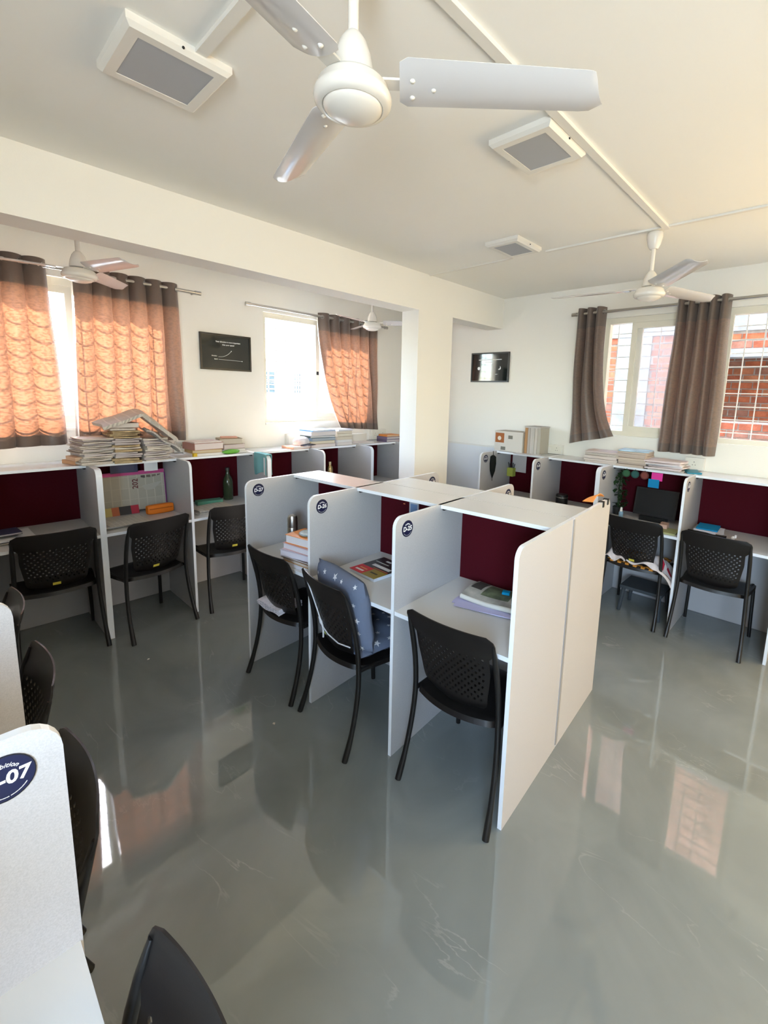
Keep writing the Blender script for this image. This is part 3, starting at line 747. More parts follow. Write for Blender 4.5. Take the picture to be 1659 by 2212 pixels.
# ------------------------------------------------------------------ books and papers
def block(name, label, cat, loc, rz, w, d, h, cover, pages=None, group=None, soft=0.0, tilt=(0, 0)):
    """book: cover top/bottom/spine and page block; or soft newspaper when pages is None"""
    if pages is not None:
        t = thing(name, label, cat, loc, rz, group); t.rotation_euler = (tilt[0], tilt[1], rz)
        c = min(0.003, h*0.12)
        MB().box(-w/2, w/2, -d/2, d/2, 0, c).box(-w/2, w/2, -d/2, d/2, h-c, h).box(-w/2, -w/2+c, -d/2, d/2, c, h-c).build('cover', cover, t)
        MB().box(-w/2+c, w/2-0.004, -d/2+0.004, d/2-0.004, c, h-c).build('page_block', pages, t)
        return t
    rnd = random.Random(hash((round(loc[0], 3), round(loc[2], 3))) & 0xffff)
    ph = rnd.random()*6
    b = MB(); nu, nv = 6, 4
    wob = soft
    def top(u, v): return ((u-0.5)*w, (v-0.5)*d+0.004*math.sin(u*7+ph), h+wob*math.sin(u*5+ph)*math.sin(v*4+ph)-wob*0.4)
    def bot(u, v): return ((u-0.5)*w, (v-0.5)*d+0.004*math.sin(u*7+ph), 0.0+wob*0.3*(math.sin(u*5+ph)*math.sin(v*4+ph)+1)*0.3)
    b.grid(top, nu, nv, 0); b.grid(bot, nu, nv, 0)
    def side(f0, f1):
        for i in range(len(f0)-1): b.add([f0[i], f0[i+1], f1[i+1], f1[i]], [(0, 1, 2, 3)], 1)
    for vv in (0, 1): side([top(i/nu, vv) for i in range(nu+1)], [bot(i/nu, vv) for i in range(nu+1)])
    for uu in (0, 1): side([top(uu, j/nv) for j in range(nv+1)], [bot(uu, j/nv) for j in range(nv+1)])
    o = b.build(name, [cover, M_PULP if cover in (M_NEWS, M_NEWS2) else cover], None, smooth=40)
    place(o, loc, rz, tilt[0], tilt[1]); return tag(o, label, cat, group)
def pile(x, y, z, n, w, d, hs, where, seed, mats, name='newspaper', cat='newspaper', noun='folded newspaper', jitter=0.012, rz0=0.0, soft=0.003, group=None):
    rnd = random.Random(seed); zz = z
    for i in range(n):
        h = rnd.uniform(*hs)
        block(name, '%s, %s of %s' % (noun, ORD[min(i, 15)] if i < n-1 else 'topmost', where), cat,
              (x+rnd.uniform(-jitter, jitter), y+rnd.uniform(-jitter, jitter), zz), rz0+rnd.uniform(-0.06, 0.06), w*rnd.uniform(0.93, 1.04), d*rnd.uniform(0.95, 1.04), h,
              mats[rnd.randrange(len(mats))], None, group or where, soft)
        zz += h+0.0012
    return zz
def bookstack(x, y, z, specs, where, group, rz0=0.0):
    zz = z
    for i, (w, d, h, col, pg, rz, noun) in enumerate(specs):
        block('book', '%s, %s in %s' % (noun, ORD[i] if i < len(specs)-1 else 'on top', where), 'book', (x, y, zz), rz0+rz, w, d, h, cm(col, 0.5), cm(pg, 0.85), group)
        zz += h+0.001
    return zz
ZS = H+0.001
NP = [M_NEWS, M_NEWS2, cm((0.50, 0.46, 0.45), 0.9), cm((0.58, 0.53, 0.46), 0.9), cm((0.40, 0.36, 0.36), 0.9)]
BRP = mat('brown_paper', (0.36, 0.27, 0.15), 0.9, vary=0.3, vscale=30)
# three newspaper piles on the left shelf
zA = pile(0.775, 3.865, ZS, 15, 0.195, 0.25, (0.008, 0.016), 'the left newspaper pile', 1, NP, rz0=0.10, jitter=0.016, soft=0.004)
zB = pile(0.968, 3.855, ZS, 16, 0.165, 0.24, (0.008, 0.019), 'the middle newspaper pile', 2, NP+[BRP, BRP], rz0=-0.05, jitter=0.012, soft=0.004)
zC = pile(1.150, 3.87, ZS, 12, 0.170, 0.24, (0.008, 0.017), 'the right newspaper pile', 3, NP, rz0=0.12, jitter=0.012, soft=0.004)
block('book', 'thick book under the tented newspaper on the middle pile', 'book', (0.96, 3.85, zB), 0.05, 0.18, 0.22, 0.035, cm((0.34, 0.27, 0.24)), cm((0.60, 0.56, 0.52)))
# tented newspaper on top
def tent(u, v):
    x = 0.815+0.50*u; r = 0.52+0.04*v
    z = 1.488+0.095*(u/r) if u < r else 1.583-0.205*((u-r)/(1-r))
    return (x+0.015*math.sin(v*4), 3.715+0.24*v+0.05*(u-0.5), z-0.025*(1-v)**2+0.003*math.sin(u*17+v*6))
tag(MB().grid(tent, 22, 8).build('newspaper', M_NEWS, None, smooth=30, solid=0.022, offset=-1), 'open newspaper tented over the tops of the piles', 'newspaper')
def lean(u, v): return (1.09+0.235*u, 3.72+0.015*u+0.10*v, 1.425-0.12*u+0.012*math.sin(u*9+v*3)-0.05*u*u+0.01*v)
tag(MB().grid(lean, 12, 6).build('newspaper', M_NEWS2, None, smooth=50, solid=0.012, offset=1), 'folded newspaper sliding off the right newspaper pile', 'newspaper')
for i, (x, y, rz, c) in enumerate(((0.685, 3.90, 0.3, (0.62, 0.36, 0.20)), (0.69, 3.86, 0.15, (0.70, 0.48, 0.32)))):
    block('paper_pad', ('orange-brown pad poking out at the foot of the left pile', 'tan pad lying above the orange-brown pad')[i], 'paper pad', (x-0.015, y, ZS+0.03*i+0.001), rz, 0.05, 0.16, 0.026, cm(c, 0.8), None)
# book stacks right of the socket
G1 = 'books on the left shelf below the first poster'
bookstack(1.565, 3.90, ZS, [(0.25, 0.20, 0.022, (0.72, 0.70, 0.66), (0.74, 0.72, 0.68), 0.02, 'white notebook'), (0.24, 0.19, 0.026, (0.50, 0.34, 0.13), (0.60, 0.50, 0.34), -0.04, 'tan notebook'),
                            (0.25, 0.20, 0.055, (0.40, 0.20, 0.16), (0.68, 0.60, 0.58), 0.10, 'thick ream with pinkish pages'), (0.23, 0.19, 0.010, (0.72, 0.62, 0.58), (0.74, 0.70, 0.66), 0.06, 'pale folder')], 'the stack beside the first curtain', G1)
bookstack(1.795, 3.92, ZS, [(0.23, 0.19, 0.016, (0.70, 0.68, 0.64), (0.72, 0.7, 0.66), 0.05, 'white pad'), (0.22, 0.18, 0.020, (0.60, 0.58, 0.50), (0.7, 0.68, 0.62), -0.05, 'cream pad'),
                            (0.20, 0.17, 0.040, (0.45, 0.36, 0.36), (0.60, 0.52, 0.50), 0.12, 'mauve paperback'), (0.19, 0.15, 0.048, (0.30, 0.22, 0.13), (0.52, 0.46, 0.38), -0.20, 'brown paperback'),
                            (0.13, 0.10, 0.010, (0.62, 0.26, 0.16), (0.6, 0.4, 0.3), -0.25, 'small red booklet')], 'the short stack left of the middle window', G1)
def bag(u, v):
    a = u*2*PI; r = math.sin(v*PI)
    return (1.755+0.075*r*math.cos(a)+0.01*math.sin(5*a), 3.805+0.028*r*math.sin(a), ZS+0.020-0.018*math.cos(v*PI)+0.003*math.sin(7*a+v*9))
tag(MB().grid(bag, 24, 10).build('plastic_bag', mat('bright_green_plastic', (0.13, 0.42, 0.04), 0.25, 0.5), None, smooth=60), 'bright green plastic packet under the short book stack', 'plastic bag')
block('paper_pad', 'small yellow box lying before the first book stack', 'box', (1.452, 3.80, ZS), 0.2, 0.03, 0.02, 0.028, cm((0.70, 0.48, 0.04)), None)
# cap on a book
block('book', 'white book with orange edge under the cap', 'book', (2.46, 3.88, ZS), 0.15, 0.25, 0.17, 0.024, cm((0.72, 0.36, 0.24)), cm((0.74, 0.72, 0.72)))
cap = thing('cap', 'grey and white cap lying on a book', 'cap', (2.52, 3.90, ZS+0.026), 0.4)
MB().lathe([(0.085, 0), (0.088, 0.02), (0.080, 0.05), (0.060, 0.072), (0.03, 0.082), (0.0, 0.084)], 20).build('crown', mat('grey_white_cloth', (0.62, 0.60, 0.62), 0.9, vary=0.25, vscale=14), cap, smooth=50)
def brim(u, v):
    a = math.radians(-65-50*0+130*u-90+65-0); a = math.radians(-155+130*u)
    r = 0.082+0.065*v*math.sin(u*PI)**0.6
    return (r*math.cos(a), r*math.sin(a), 0.006-0.012*v+0.012*math.sin(u*PI)*1)
MB().grid(brim, 14, 4).build('brim', cm((0.04, 0.04, 0.05), 0.8), cap, smooth=50, solid=0.003, offset=0)
G2 = 'books on the left shelf by the middle window'
bookstack(2.71, 3.90, ZS, [(0.30, 0.21, 0.034, (0.60, 0.50, 0.47), (0.68, 0.60, 0.58), 0.02, 'pinkish volume'), (0.29, 0.20, 0.028, (0.58, 0.48, 0.30), (0.68, 0.62, 0.5), -0.03, 'tan volume'),
                           (0.30, 0.21, 0.030, (0.20, 0.28, 0.36), (0.36, 0.40, 0.44), 0.05, 'slate blue volume'), (0.29, 0.2, 0.020, (0.05, 0.08, 0.07), (0.6, 0.6, 0.6), -0.06, 'dark green volume'),
                           (0.31, 0.21, 0.042, (0.62, 0.62, 0.66), (0.66, 0.62, 0.62), 0.04, 'pale thick book'), (0.30, 0.21, 0.014, (0.16, 0.36, 0.72), (0.66, 0.68, 0.72), 0.10, 'blue-covered magazine')], 'the blue-topped stack', G2)
bookstack(3.005, 3.93, ZS, [(0.20, 0.21, 0.030, (0.66, 0.58, 0.54), (0.70, 0.64, 0.60), 0.0, 'pale pink volume'), (0.20, 0.2, 0.026, (0.72, 0.70, 0.68), (0.74, 0.72, 0.70), 0.04, 'white volume'),
                            (0.20, 0.21, 0.034, (0.56, 0.46, 0.34), (0.66, 0.58, 0.46), -0.03, 'tan volume'), (0.20, 0.2, 0.030, (0.60, 0.52, 0.38), (0.70, 0.64, 0.52), 0.03, 'cream volume'),
                            (0.20, 0.2, 0.024, (0.55, 0.45, 0.33), (0.7, 0.62, 0.5), -0.05, 'buff volume'), (0.22, 0.21, 0.018, (0.70, 0.68, 0.72), (0.76, 0.74, 0.74), 0.12, 'white pad')], 'the stack against the rust curtain', G2)
block('paper_sheet', 'loose papers flat on the shelf right of the rust curtain', 'papers', (3.30, 3.93, ZS), 0.15, 0.26, 0.19, 0.010, cm((0.62, 0.60, 0.58)), None)
block('paper_tray', 'cream box standing on the shelf under the rust curtain', 'box', (3.33, 4.055, ZS), 0.0, 0.28, 0.08, 0.092, cm((0.74, 0.69, 0.60)), None)
bookstack(3.70, 3.88, ZS, [(0.24, 0.17, 0.030, (0.10, 0.08, 0.14), (0.5, 0.45, 0.45), 0.0, 'dark purple book'), (0.24, 0.17, 0.030, (0.16, 0.12, 0.20), (0.5, 0.45, 0.45), 0.02, 'dark violet book'), (0.2, 0.15, 0.020, (0.74, 0.26, 0.06), (0.7, 0.5, 0.3), -0.03, 'orange book')], 'the pile beside the column', 'dark books beside the column')

# left wall desks ------------------------------------------------------
DK = DZ+0.001
pile(0.25, 3.80, DK, 3, 0.30, 0.24, (0.006, 0.012), 'the papers on the leftmost desk', 21, [M_NEWS2, M_PAPER], noun='loose newspaper', soft=0.004)
block('book', 'thin dark blue notebook on the leftmost desk papers', 'book', (0.245, 3.80, DK+0.045), 0.1, 0.20, 0.15, 0.012, cm((0.05, 0.05, 0.11)), cm((0.6, 0.6, 0.62)))
# newspaper pinned over the back board
nb = thing('pinned_newspaper', 'large newspaper sheet with pink border pinned in the carrel', 'newspaper', (0, 0, 0))
YB2 = 4.085
def sheet(x0, x1, z0, z1, y, wob=0.004, yt=0.0):
    return lambda u, v: (x0+(x1-x0)*u, y-yt*(1-v)+wob*math.sin(u*6)*math.sin(v*5), z0+(z1-z0)*v)
MB().grid(sheet(0.80, 1.30, DZ+0.02, 1.055, YB2-0.02, 0.004, 0.03), 10, 8).build('news_sheet', M_NEWSB, nb, smooth=50, solid=0.001, offset=0)
MB().grid(sheet(0.80, 1.302, 1.055, 1.085, YB2-0.021, 0.003), 10, 1).build('pink_border', cm((0.62, 0.10, 0.28)), nb, smooth=50, solid=0.001, offset=0)
MB().grid(sheet(1.297, 1.304, DZ+0.05, 1.06, YB2-0.030, 0.003, 0.02), 1, 6).build('purple_border', cm((0.25, 0.03, 0.2)), nb, solid=0.001, offset=0)
text_obj('headline_print', text_mesh('202', 0.055, 0.001), nb, frame_mtx((1.085, YB2-0.035, 0.985), (0, 0, 1), (-1, 0, 0)))
for o in nb.children:
    if o.name.startswith('headline'):
        o.data = o.data.copy(); o.data.materials.clear(); o.data.materials.append(cm((0.16, 0.05, 0.05)))
k = 0
for (x0, x1, z0, z1, c) in ((1.13, 1.16, 0.985, 1.045, (0.10, 0.08, 0.07)), (1.17, 1.20, 0.99, 1.045, (0.16, 0.13, 0.11)), (1.21, 1.24, 0.99, 1.045, (0.20, 0.16, 0.13)), (1.25, 1.275, 0.99, 1.045, (0.13, 0.10, 0.09)),
                            (1.085, 1.115, 0.885, 0.92, (0.18, 0.11, 0.09)), (0.805, 0.82, 0.875, 0.905, (0.06, 0.05, 0.05)), (0.805, 0.83, 0.80, 0.845, (0.28, 0.2, 0.12))):
    MB().box(x0, x1, YB2-0.044+0.03*(z0-0.75)/0.3, YB2-0.0425+0.03*(z0-0.75)/0.3, z0, z1).build('photo_print', cm(c), nb)
# illustration of a torn cone of paper on the sheet
il = MB(); yy = YB2-0.036
il.add([(1.13, yy, 0.965), (1.285, yy, 0.99), (1.20, yy, 0.915), (1.155, yy, 0.92)], [(0, 1, 2, 3)]).build('sketch_print', cm((0.46, 0.44, 0.38)), nb)
MB().add([(1.155, yy-0.001, 0.917), (1.215, yy-0.001, 0.922), (1.18, yy-0.001, 0.885)], [(0, 1, 2)]).build('sketch_print', cm((0.26, 0.2, 0.16)), nb)
mg = thing('magazine_strip', 'red and black magazine strip leaning below the pinned newspaper', 'magazine', (0, 0, 0))
for i, (x0, x1, c) in enumerate(((0.80, 0.86, (0.35, 0.05, 0.04)), (0.86, 0.905, (0.58, 0.45, 0.14)), (0.905, 0.955, (0.50, 0.13, 0.05)), (0.955, 1.035, (0.03, 0.03, 0.035)), (1.035, 1.09, (0.42, 0.02, 0.05)))):
    MB().add([(x0, 4.005, DK+0.0), (x1, 4.005, DK+0.0), (x1, 4.03, DK+0.062), (x0, 4.03, DK+0.062), (x0, 4.008, DK), (x1, 4.008, DK), (x1, 4.033, DK+0.062), (x0, 4.033, DK+0.062)],
             [(0, 1, 2, 3), (7, 6, 5, 4), (0, 4, 5, 1), (1, 5, 6, 2), (2, 6, 7, 3), (3, 7, 4, 0)]).build('cover_panel', cm(c, 0.35), mg)
pc = thing('pencil_case', 'orange zipped pencil case on the newspaper desk', 'pencil case', (1.205, 3.90, DK), 0.05)
def pcase(u, v):
    a = 2*PI*u; sx = math.copysign(abs(math.cos(a))**0.35, math.cos(a)); sz = math.copysign(abs(math.sin(a))**0.55, math.sin(a))
    return (0.095*(2*v-1), 0.028*sx*(1-0.15*abs(2*v-1)**6), 0.037+0.037*sz*(1-0.15*abs(2*v-1)**6))
b = MB().grid(pcase, 24, 10); b.build('case_body', mat('orange_nylon', (0.80, 0.20, 0.01), 0.55), pc, smooth=60)
MB().tube([(-0.085, -0.029, 0.045), (0.085, -0.029, 0.045)], 0.0025, 6).build('zip', cm((0.35, 0.08, 0.01)), pc)
pile(0.93, 3.74, DK, 4, 0.27, 0.26, (0.004, 0.009), 'the sheaf on the newspaper-covered desk', 31, [M_NEWS, M_NEWS2], noun='folded newspaper', jitter=0.02, soft=0.006)
block('poster_card', 'dark blue leaflet tucked under the shelf of the newspaper carrel', 'leaflet', (1.00, 3.99, 1.09), 0, 0.185, 0.004, 0.088, cm((0.045, 0.05, 0.10), 0.5), None)
block('paper_sheet', 'white note hanging under the shelf of the newspaper carrel', 'note', (1.165, 3.915, 1.10), 0, 0.095, 0.002, 0.085, M_PAPER, None)
# green bottle and box
gb = thing('water_bottle', 'olive green glass bottle in the third window carrel', 'bottle', (1.815, 4.02, DK))
MB().lathe([(0.040, 0), (0.043, 0.006), (0.043, 0.16), (0.036, 0.195), (0.020, 0.225), (0.015, 0.245), (0.015, 0.275)], 24).build('bottle_body', mat('olive_glass', (0.035, 0.05, 0.025), 0.12, 0.6), gb, smooth=40)
MB().lathe([(0.017, 0.270), (0.017, 0.292), (0.0, 0.292)], 16).build('bottle_cap', cm((0.03, 0.035, 0.03), 0.4), gb, smooth=40)
block('box', 'mint green flat box on the third window desk', 'box', (1.62, 3.97, DK), -0.10, 0.21, 0.09, 0.032, cm((0.10, 0.30, 0.22), 0.4), None)
pile(1.55, 3.74, DK, 3, 0.30, 0.22, (0.004, 0.009), 'the newspapers on the third window desk', 41, [M_NEWS, M_NEWS2], noun='loose newspaper', soft=0.006)
# towel
tw = thing('towel', 'pale turquoise towel hung over a carrel divider', 'towel', (0, 0, 0))
def towel(u, v):
    y = 3.548+0.215*u; s = v*2-1; xm = 1.9655
    L_ = 0.185-0.02*math.sin(u*5)
    if abs(s) < 0.08: x = xm+0.024*s/0.08; z = H+0.007
    else:
        x = xm+math.copysign(0.024+0.006*math.sin(u*9+2)*abs(s), s); z = H+0.007-L_*(abs(s)-0.08)*1.05
    return (x, y+0.006*math.sin(v*9), z)
MB().grid(towel, 14, 26).build('towel_cloth', mat('turquoise_terry', (0.20, 0.44, 0.46), 0.95, 0.1, bump=0.4, bscale=400), tw, smooth=60, solid=0.004, offset=0)
MB().box(1.936, 1.9375, 3.565, 3.585, 1.03, 1.18).build('towel_label', M_PAPER, tw)
# brass bottle
bb = thing('steel_bottle', 'brass coloured bottle in a far window carrel', 'bottle', (2.945, 4.02, DK))
MB().lathe([(0.034, 0), (0.036, 0.005), (0.036, 0.17), (0.030, 0.195), (0.018, 0.21), (0.018, 0.218)], 24).build('bottle_body', mat('brass_metal', (0.55, 0.42, 0.20), 0.25, 0.5, metal=1), bb, smooth=40)
MB().lathe([(0.021, 0.216), (0.021, 0.25), (0.0, 0.25)], 18).build('bottle_cap', mat('pale_brass_metal', (0.72, 0.62, 0.42), 0.25, 0.5, metal=1), bb, smooth=40)

# right wall shelf -----------------------------------------------------
nbx = thing('newspaper_bundle', 'boxy newspaper-wrapped bundle with brown photo on right shelf', 'bundle', (4.155, 2.478, ZS), 0.0)
MB().box(-0.10, 0.10, -0.165, 0.165, 0, 0.205).build('wrapping', M_NEWS, nbx)
MB().box(-0.1015, -0.10, 0.05, 0.155, 0.085, 0.185).build('photo_print', cm((0.34, 0.11, 0.03)), nbx)
MB().lathe([(0.022, 0), (0.022, 0.001)], 16).build('photo_detail', cm((0.7, 0.62, 0.5)), nbx).matrix_local = frame_mtx((-0.1016, 0.105, 0.13), (0, -1, 0), (0, 0, 1))
for (a, b_, c, d) in ((-0.05, 0.0, 0.13, 0.165), (0.03, 0.085, 0.01, 0.045)): MB().box(-0.1015, -0.10, a, b_, c, d).build('photo_print', cm((0.16, 0.15, 0.12)), nbx)
bu = thing('magazine_bundle', 'upright bundle of old magazines beside the wrapped box', 'bundle', (4.165, 2.215, ZS), 0.0)
for i, (y0, y1, c) in enumerate(((0.055, 0.083, (0.40, 0.22, 0.10)), (0.03, 0.054, (0.45, 0.41, 0.36)), (0.004, 0.029, (0.55, 0.51, 0.46)), (-0.022, 0.003, (0.50, 0.47, 0.42)), (-0.05, -0.023, (0.56, 0.52, 0.46)), (-0.083, -0.051, (0.46, 0.43, 0.36)))):
    MB().box(-0.095+0.006*(i % 3), 0.095, y0, y1, 0, 0.262-0.006*(i % 2)).build('magazine', cm(c, 0.8), bu)
MB().box(-0.10, 0.10, -0.086, 0.086, 0.258, 0.272).build('wrap_sheet', M_NEWS2, bu)
G3 = 'papers on the right shelf'
pile(4.12, 1.505, ZS, 5, 0.23, 0.29, (0.012, 0.026), 'the low pile left on the right shelf', 51, [cm((0.58, 0.50, 0.46), 0.85), cm((0.62, 0.55, 0.50), 0.85), M_NEWS2], name='paper_pad', cat='paper pad', noun='pinkish pad', soft=0.002)
zz = pile(4.12, 1.245, ZS, 7, 0.23, 0.225, (0.014, 0.020), 'the tall middle pile on the right shelf', 52, [cm((0.52, 0.43, 0.36), 0.85), cm((0.56, 0.47, 0.38), 0.85)], name='book', cat='book', noun='buff paperback', soft=0.001)
block('book', 'pale blue and yellow booklet topping the middle pile', 'book', (4.115, 1.245, zz), 0.08, 0.20, 0.24, 0.009, mat('blue_yellow_cover', (0.40, 0.58, 0.72), 0.4, vary=0.45, vscale=9), cm((0.6, 0.6, 0.6)))
pile(4.10, 0.985, ZS, 6, 0.24, 0.26, (0.008, 0.018), 'the loose heap under the middle curtain', 53, [cm((0.66, 0.58, 0.58), 0.85), M_PAPER, M_NEWS2], name='paper_pad', cat='papers', noun='loose papers', jitter=0.02, soft=0.004)
block('folder', 'teal blue folder on the right shelf', 'folder', (4.13, 0.815, ZS), 0.35, 0.20, 0.10, 0.012, cm((0.01, 0.20, 0.30), 0.4), None, soft=0.003)
block('paper_sheet', 'white sheet hanging over the right shelf edge', 'paper', (4.01, 2.235, ZS), 0.1, 0.10, 0.26, 0.002, M_PAPER, None, soft=0.002)
# far right carrel
um = thing('umbrella', 'folded black umbrella hanging from the far carrel divider', 'umbrella', (3.90, 2.548, 0.0))
MB().lathe([(0.004, 0.93), (0.010, 0.95), (0.026, 1.00), (0.034, 1.08), (0.030, 1.15), (0.012, 1.165)], 12).build('umbrella_cloth', mat('black_cloth', (0.012, 0.013, 0.012), 0.9, 0.1), um, smooth=50)
MB().tube([(0, 0, 1.16), (0, 0, 1.185), (0.012, 0.01, 1.198), (0.022, 0.018, 1.203)], 0.003, 6).build('umbrella_hook', M_DARK, um)
MB().tube([(0, 0, 0.90), (0, 0, 0.94)], 0.003, 6).build('umbrella_tip', M_DARK, um)
block('paper_sheet', 'pinned handwritten sheet in the far right carrel', 'paper', (4.268, 2.455, 0.965), 0, 0.002, 0.16, 0.215, cm((0.52, 0.49, 0.49), 0.85), None)
pb = thing('pen_box', 'small lime box with dark twigs in the far right carrel', 'box', (4.24, 2.53, 0.93))
MB().box(-0.03, 0.03, -0.035, 0.035, -0.015, 0.075).build('box_body', cm((0.42, 0.46, 0.08), 0.6), pb)
for k in range(5): MB().tube([(0, -0.02+0.01*k, 0.05), (0.0, -0.04+0.02*k, 0.12+0.01*(k % 3))], 0.004, 5).build('twig', M_DARK, pb)
bt = thing('tin', 'round black tin in the D-30 carrel', 'tin', (4.02, 1.835, DK))
MB().lathe([(0.052, 0), (0.055, 0.004), (0.055, 0.10), (0.050, 0.108), (0.0, 0.108)], 28).build('tin_body', cm((0.012, 0.013, 0.014), 0.3), bt, smooth=40)
MB().lathe([(0.0565, 0.078), (0.0565, 0.084)], 28).build('tin_rim', M_STEEL, bt)
# plant carrel
pl = thing('trailing_plant', 'dark green plant trailing down the D-29 divider', 'plant', (4.10, 1.345, DK))
lf = MB(); rnd = random.Random(4)
for k in range(90):
    z = rnd.uniform(0.06, 0.40); x = rnd.uniform(-0.07, 0.06); y = rnd.uniform(-0.06, 0.03)*(1.2-z)
    s = rnd.uniform(0.016, 0.030); a = rnd.uniform(0, 6.28); tl = rnd.uniform(-0.8, 0.8)
    d = Vector((math.cos(a), math.sin(a), tl)).normalized(); e = d.cross(Vector((0, 0, 1))).normalized(); c = Vector((x, y, z))
    lf.add([c-d*s, c+e*s*0.6-Vector((0, 0, .004)), c+d*s*1.2-Vector((0, 0, .01)), c-e*s*0.6-Vector((0, 0, .004))], [(0, 1, 2, 3)])
lf.build('foliage', M_LEAF, pl)
for k in range(4): MB().tube([(0, 0, 0.02), (rnd.uniform(-.03, .03), rnd.uniform(-.03, .02), 0.2), (rnd.uniform(-.05, .05), rnd.uniform(-.03, .02), 0.39)], 0.003, 5).build('stem', M_LEAF, pl)
MB().lathe([(0.035, 0), (0.045, 0.07), (0.040, 0.07), (0.036, 0.06)], 20).build('pot', cm((0.02, 0.02, 0.02), 0.5), pl, smooth=40)
lp = thing('monitor', 'black screen leaning back in the D-29 carrel', 'screen', (4.10, 1.05, DK), 0)
q = MB().box(-0.012, 0.012, -0.165, 0.165, 0.0, 0.235).build('screen_housing', cm((0.012, 0.012, 0.013), 0.35), lp); q.rotation_euler = (0, 0.22, 0)
q.location = (0.0, 0, 0.035)
screen_m = cm((0.006, 0.006, 0.0065), 0.4)
q2 = MB().box(-0.0135, -0.012, -0.150, 0.150, 0.02, 0.222).build('screen_panel', screen_m, q)
MB().box(-0.05, 0.05, -0.10, 0.10, 0.0, 0.036).build('stand', cm((0.012, 0.012, 0.013), 0.4), lp)
sb = thing('spray_bottle', 'small bottle with white nozzle on the D-29 desk', 'bottle', (3.93, 1.26, DK))
MB().lathe([(0.016, 0), (0.018, 0.003), (0.018, 0.062), (0.010, 0.072)], 18).build('bottle_body', cm((0.24, 0.38, 0.50), 0.25), sb, smooth=40)
MB().lathe([(0.011, 0.070), (0.010, 0.085), (0.007, 0.105), (0.0, 0.108)], 14).build('nozzle', M_WHITE, sb, smooth=40)
block('box', 'small pink box before the screen on the D-29 desk', 'box', (3.90, 0.915, DK), 0.1, 0.10, 0.05, 0.045, cm((0.55, 0.34, 0.26)), None)
block('tray', 'yellow-green board lying on the D-29 desk', 'board', (3.83, 0.90, DK), 0.0, 0.16, 0.20, 0.012, cm((0.36, 0.36, 0.16), 0.6), None)
block('paper_sheet', 'papers on the left of the D-29 desk', 'papers', (3.86, 1.22, DK), 0.3, 0.14, 0.16, 0.006, cm((0.36, 0.36, 0.42)), None)
for i, (y, c, nm) in enumerate(((1.33-0.06, (0.018, 0.06, 0.028), 'green'), (1.20, (0.012, 0.05, 0.045), 'dark teal'), (1.125, (0.10, 0.025, 0.02), 'dull red'))):
    o = thing('round_tag', '%s round tag hanging under the D-29 shelf' % nm, 'tag', (4.0, y, 1.145), 0)
    MB().lathe([(0.033, 0), (0.033, 0.003)], 22).build('disc', cm(c, 0.5), o).matrix_local = frame_mtx((-0.002, 0, 0), (0, -1, 0), (0, 0, 1))
    MB().lathe([(0.024, 0), (0.024, 0.001)], 22).build('disc_print', cm(tuple(min(1, v*1.8) for v in c), 0.5), o).matrix_local = frame_mtx((-0.0052, 0, 0), (0, -1, 0), (0, 0, 1))
    MB().box(-0.002, 0.001, -0.004, 0.004, 0.030, 0.040).build('string', M_DARK, o)
block('sticky_note', 'bright pink sticky note under the D-29 shelf', 'sticky note', (3.995, 1.03, 1.115), 0, 0.002, 0.075, 0.065, cm((0.70, 0.04, 0.30)), None)
block('sticky_note', 'blue sticky note below the pink one', 'sticky note', (3.993, 1.05, 1.055), 0, 0.002, 0.075, 0.070, cm((0.0, 0.20, 0.42)), None)
# D-28 desk
block('book', 'thick white book on the D-28 desk', 'book', (4.00, 0.625, DK+0.002), -0.15, 0.20, 0.15, 0.045, cm((0.72, 0.70, 0.76)), cm((0.70, 0.68, 0.72)))
block('book', 'blue booklet lying on the thick white book', 'book', (4.01, 0.635, DK+0.049), 0.05, 0.19, 0.14, 0.010, cm((0.0, 0.20, 0.42), 0.5), cm((0.4, 0.5, 0.6)))
block('pouch', 'black pouch on the D-28 desk behind the chair', 'pouch', (3.87, 0.62, DK), 0.1, 0.06, 0.24, 0.040, cm((0.008, 0.008, 0.008), 0.7), None, soft=0.006)
fg = thing('figurine', 'tiny white figurine on the D-28 desk', 'figurine', (3.875, 0.455, DK))
MB().lathe([(0.014, 0), (0.011, 0.02), (0.009, 0.034), (0.013, 0.042), (0.006, 0.052), (0.0, 0.054)], 14).build('figure_body', M_PAPER, fg, smooth=50)
MB().box(-0.004, 0.004, -0.020, -0.008, 0.042, 0.064).build('wing', M_PAPER, fg)
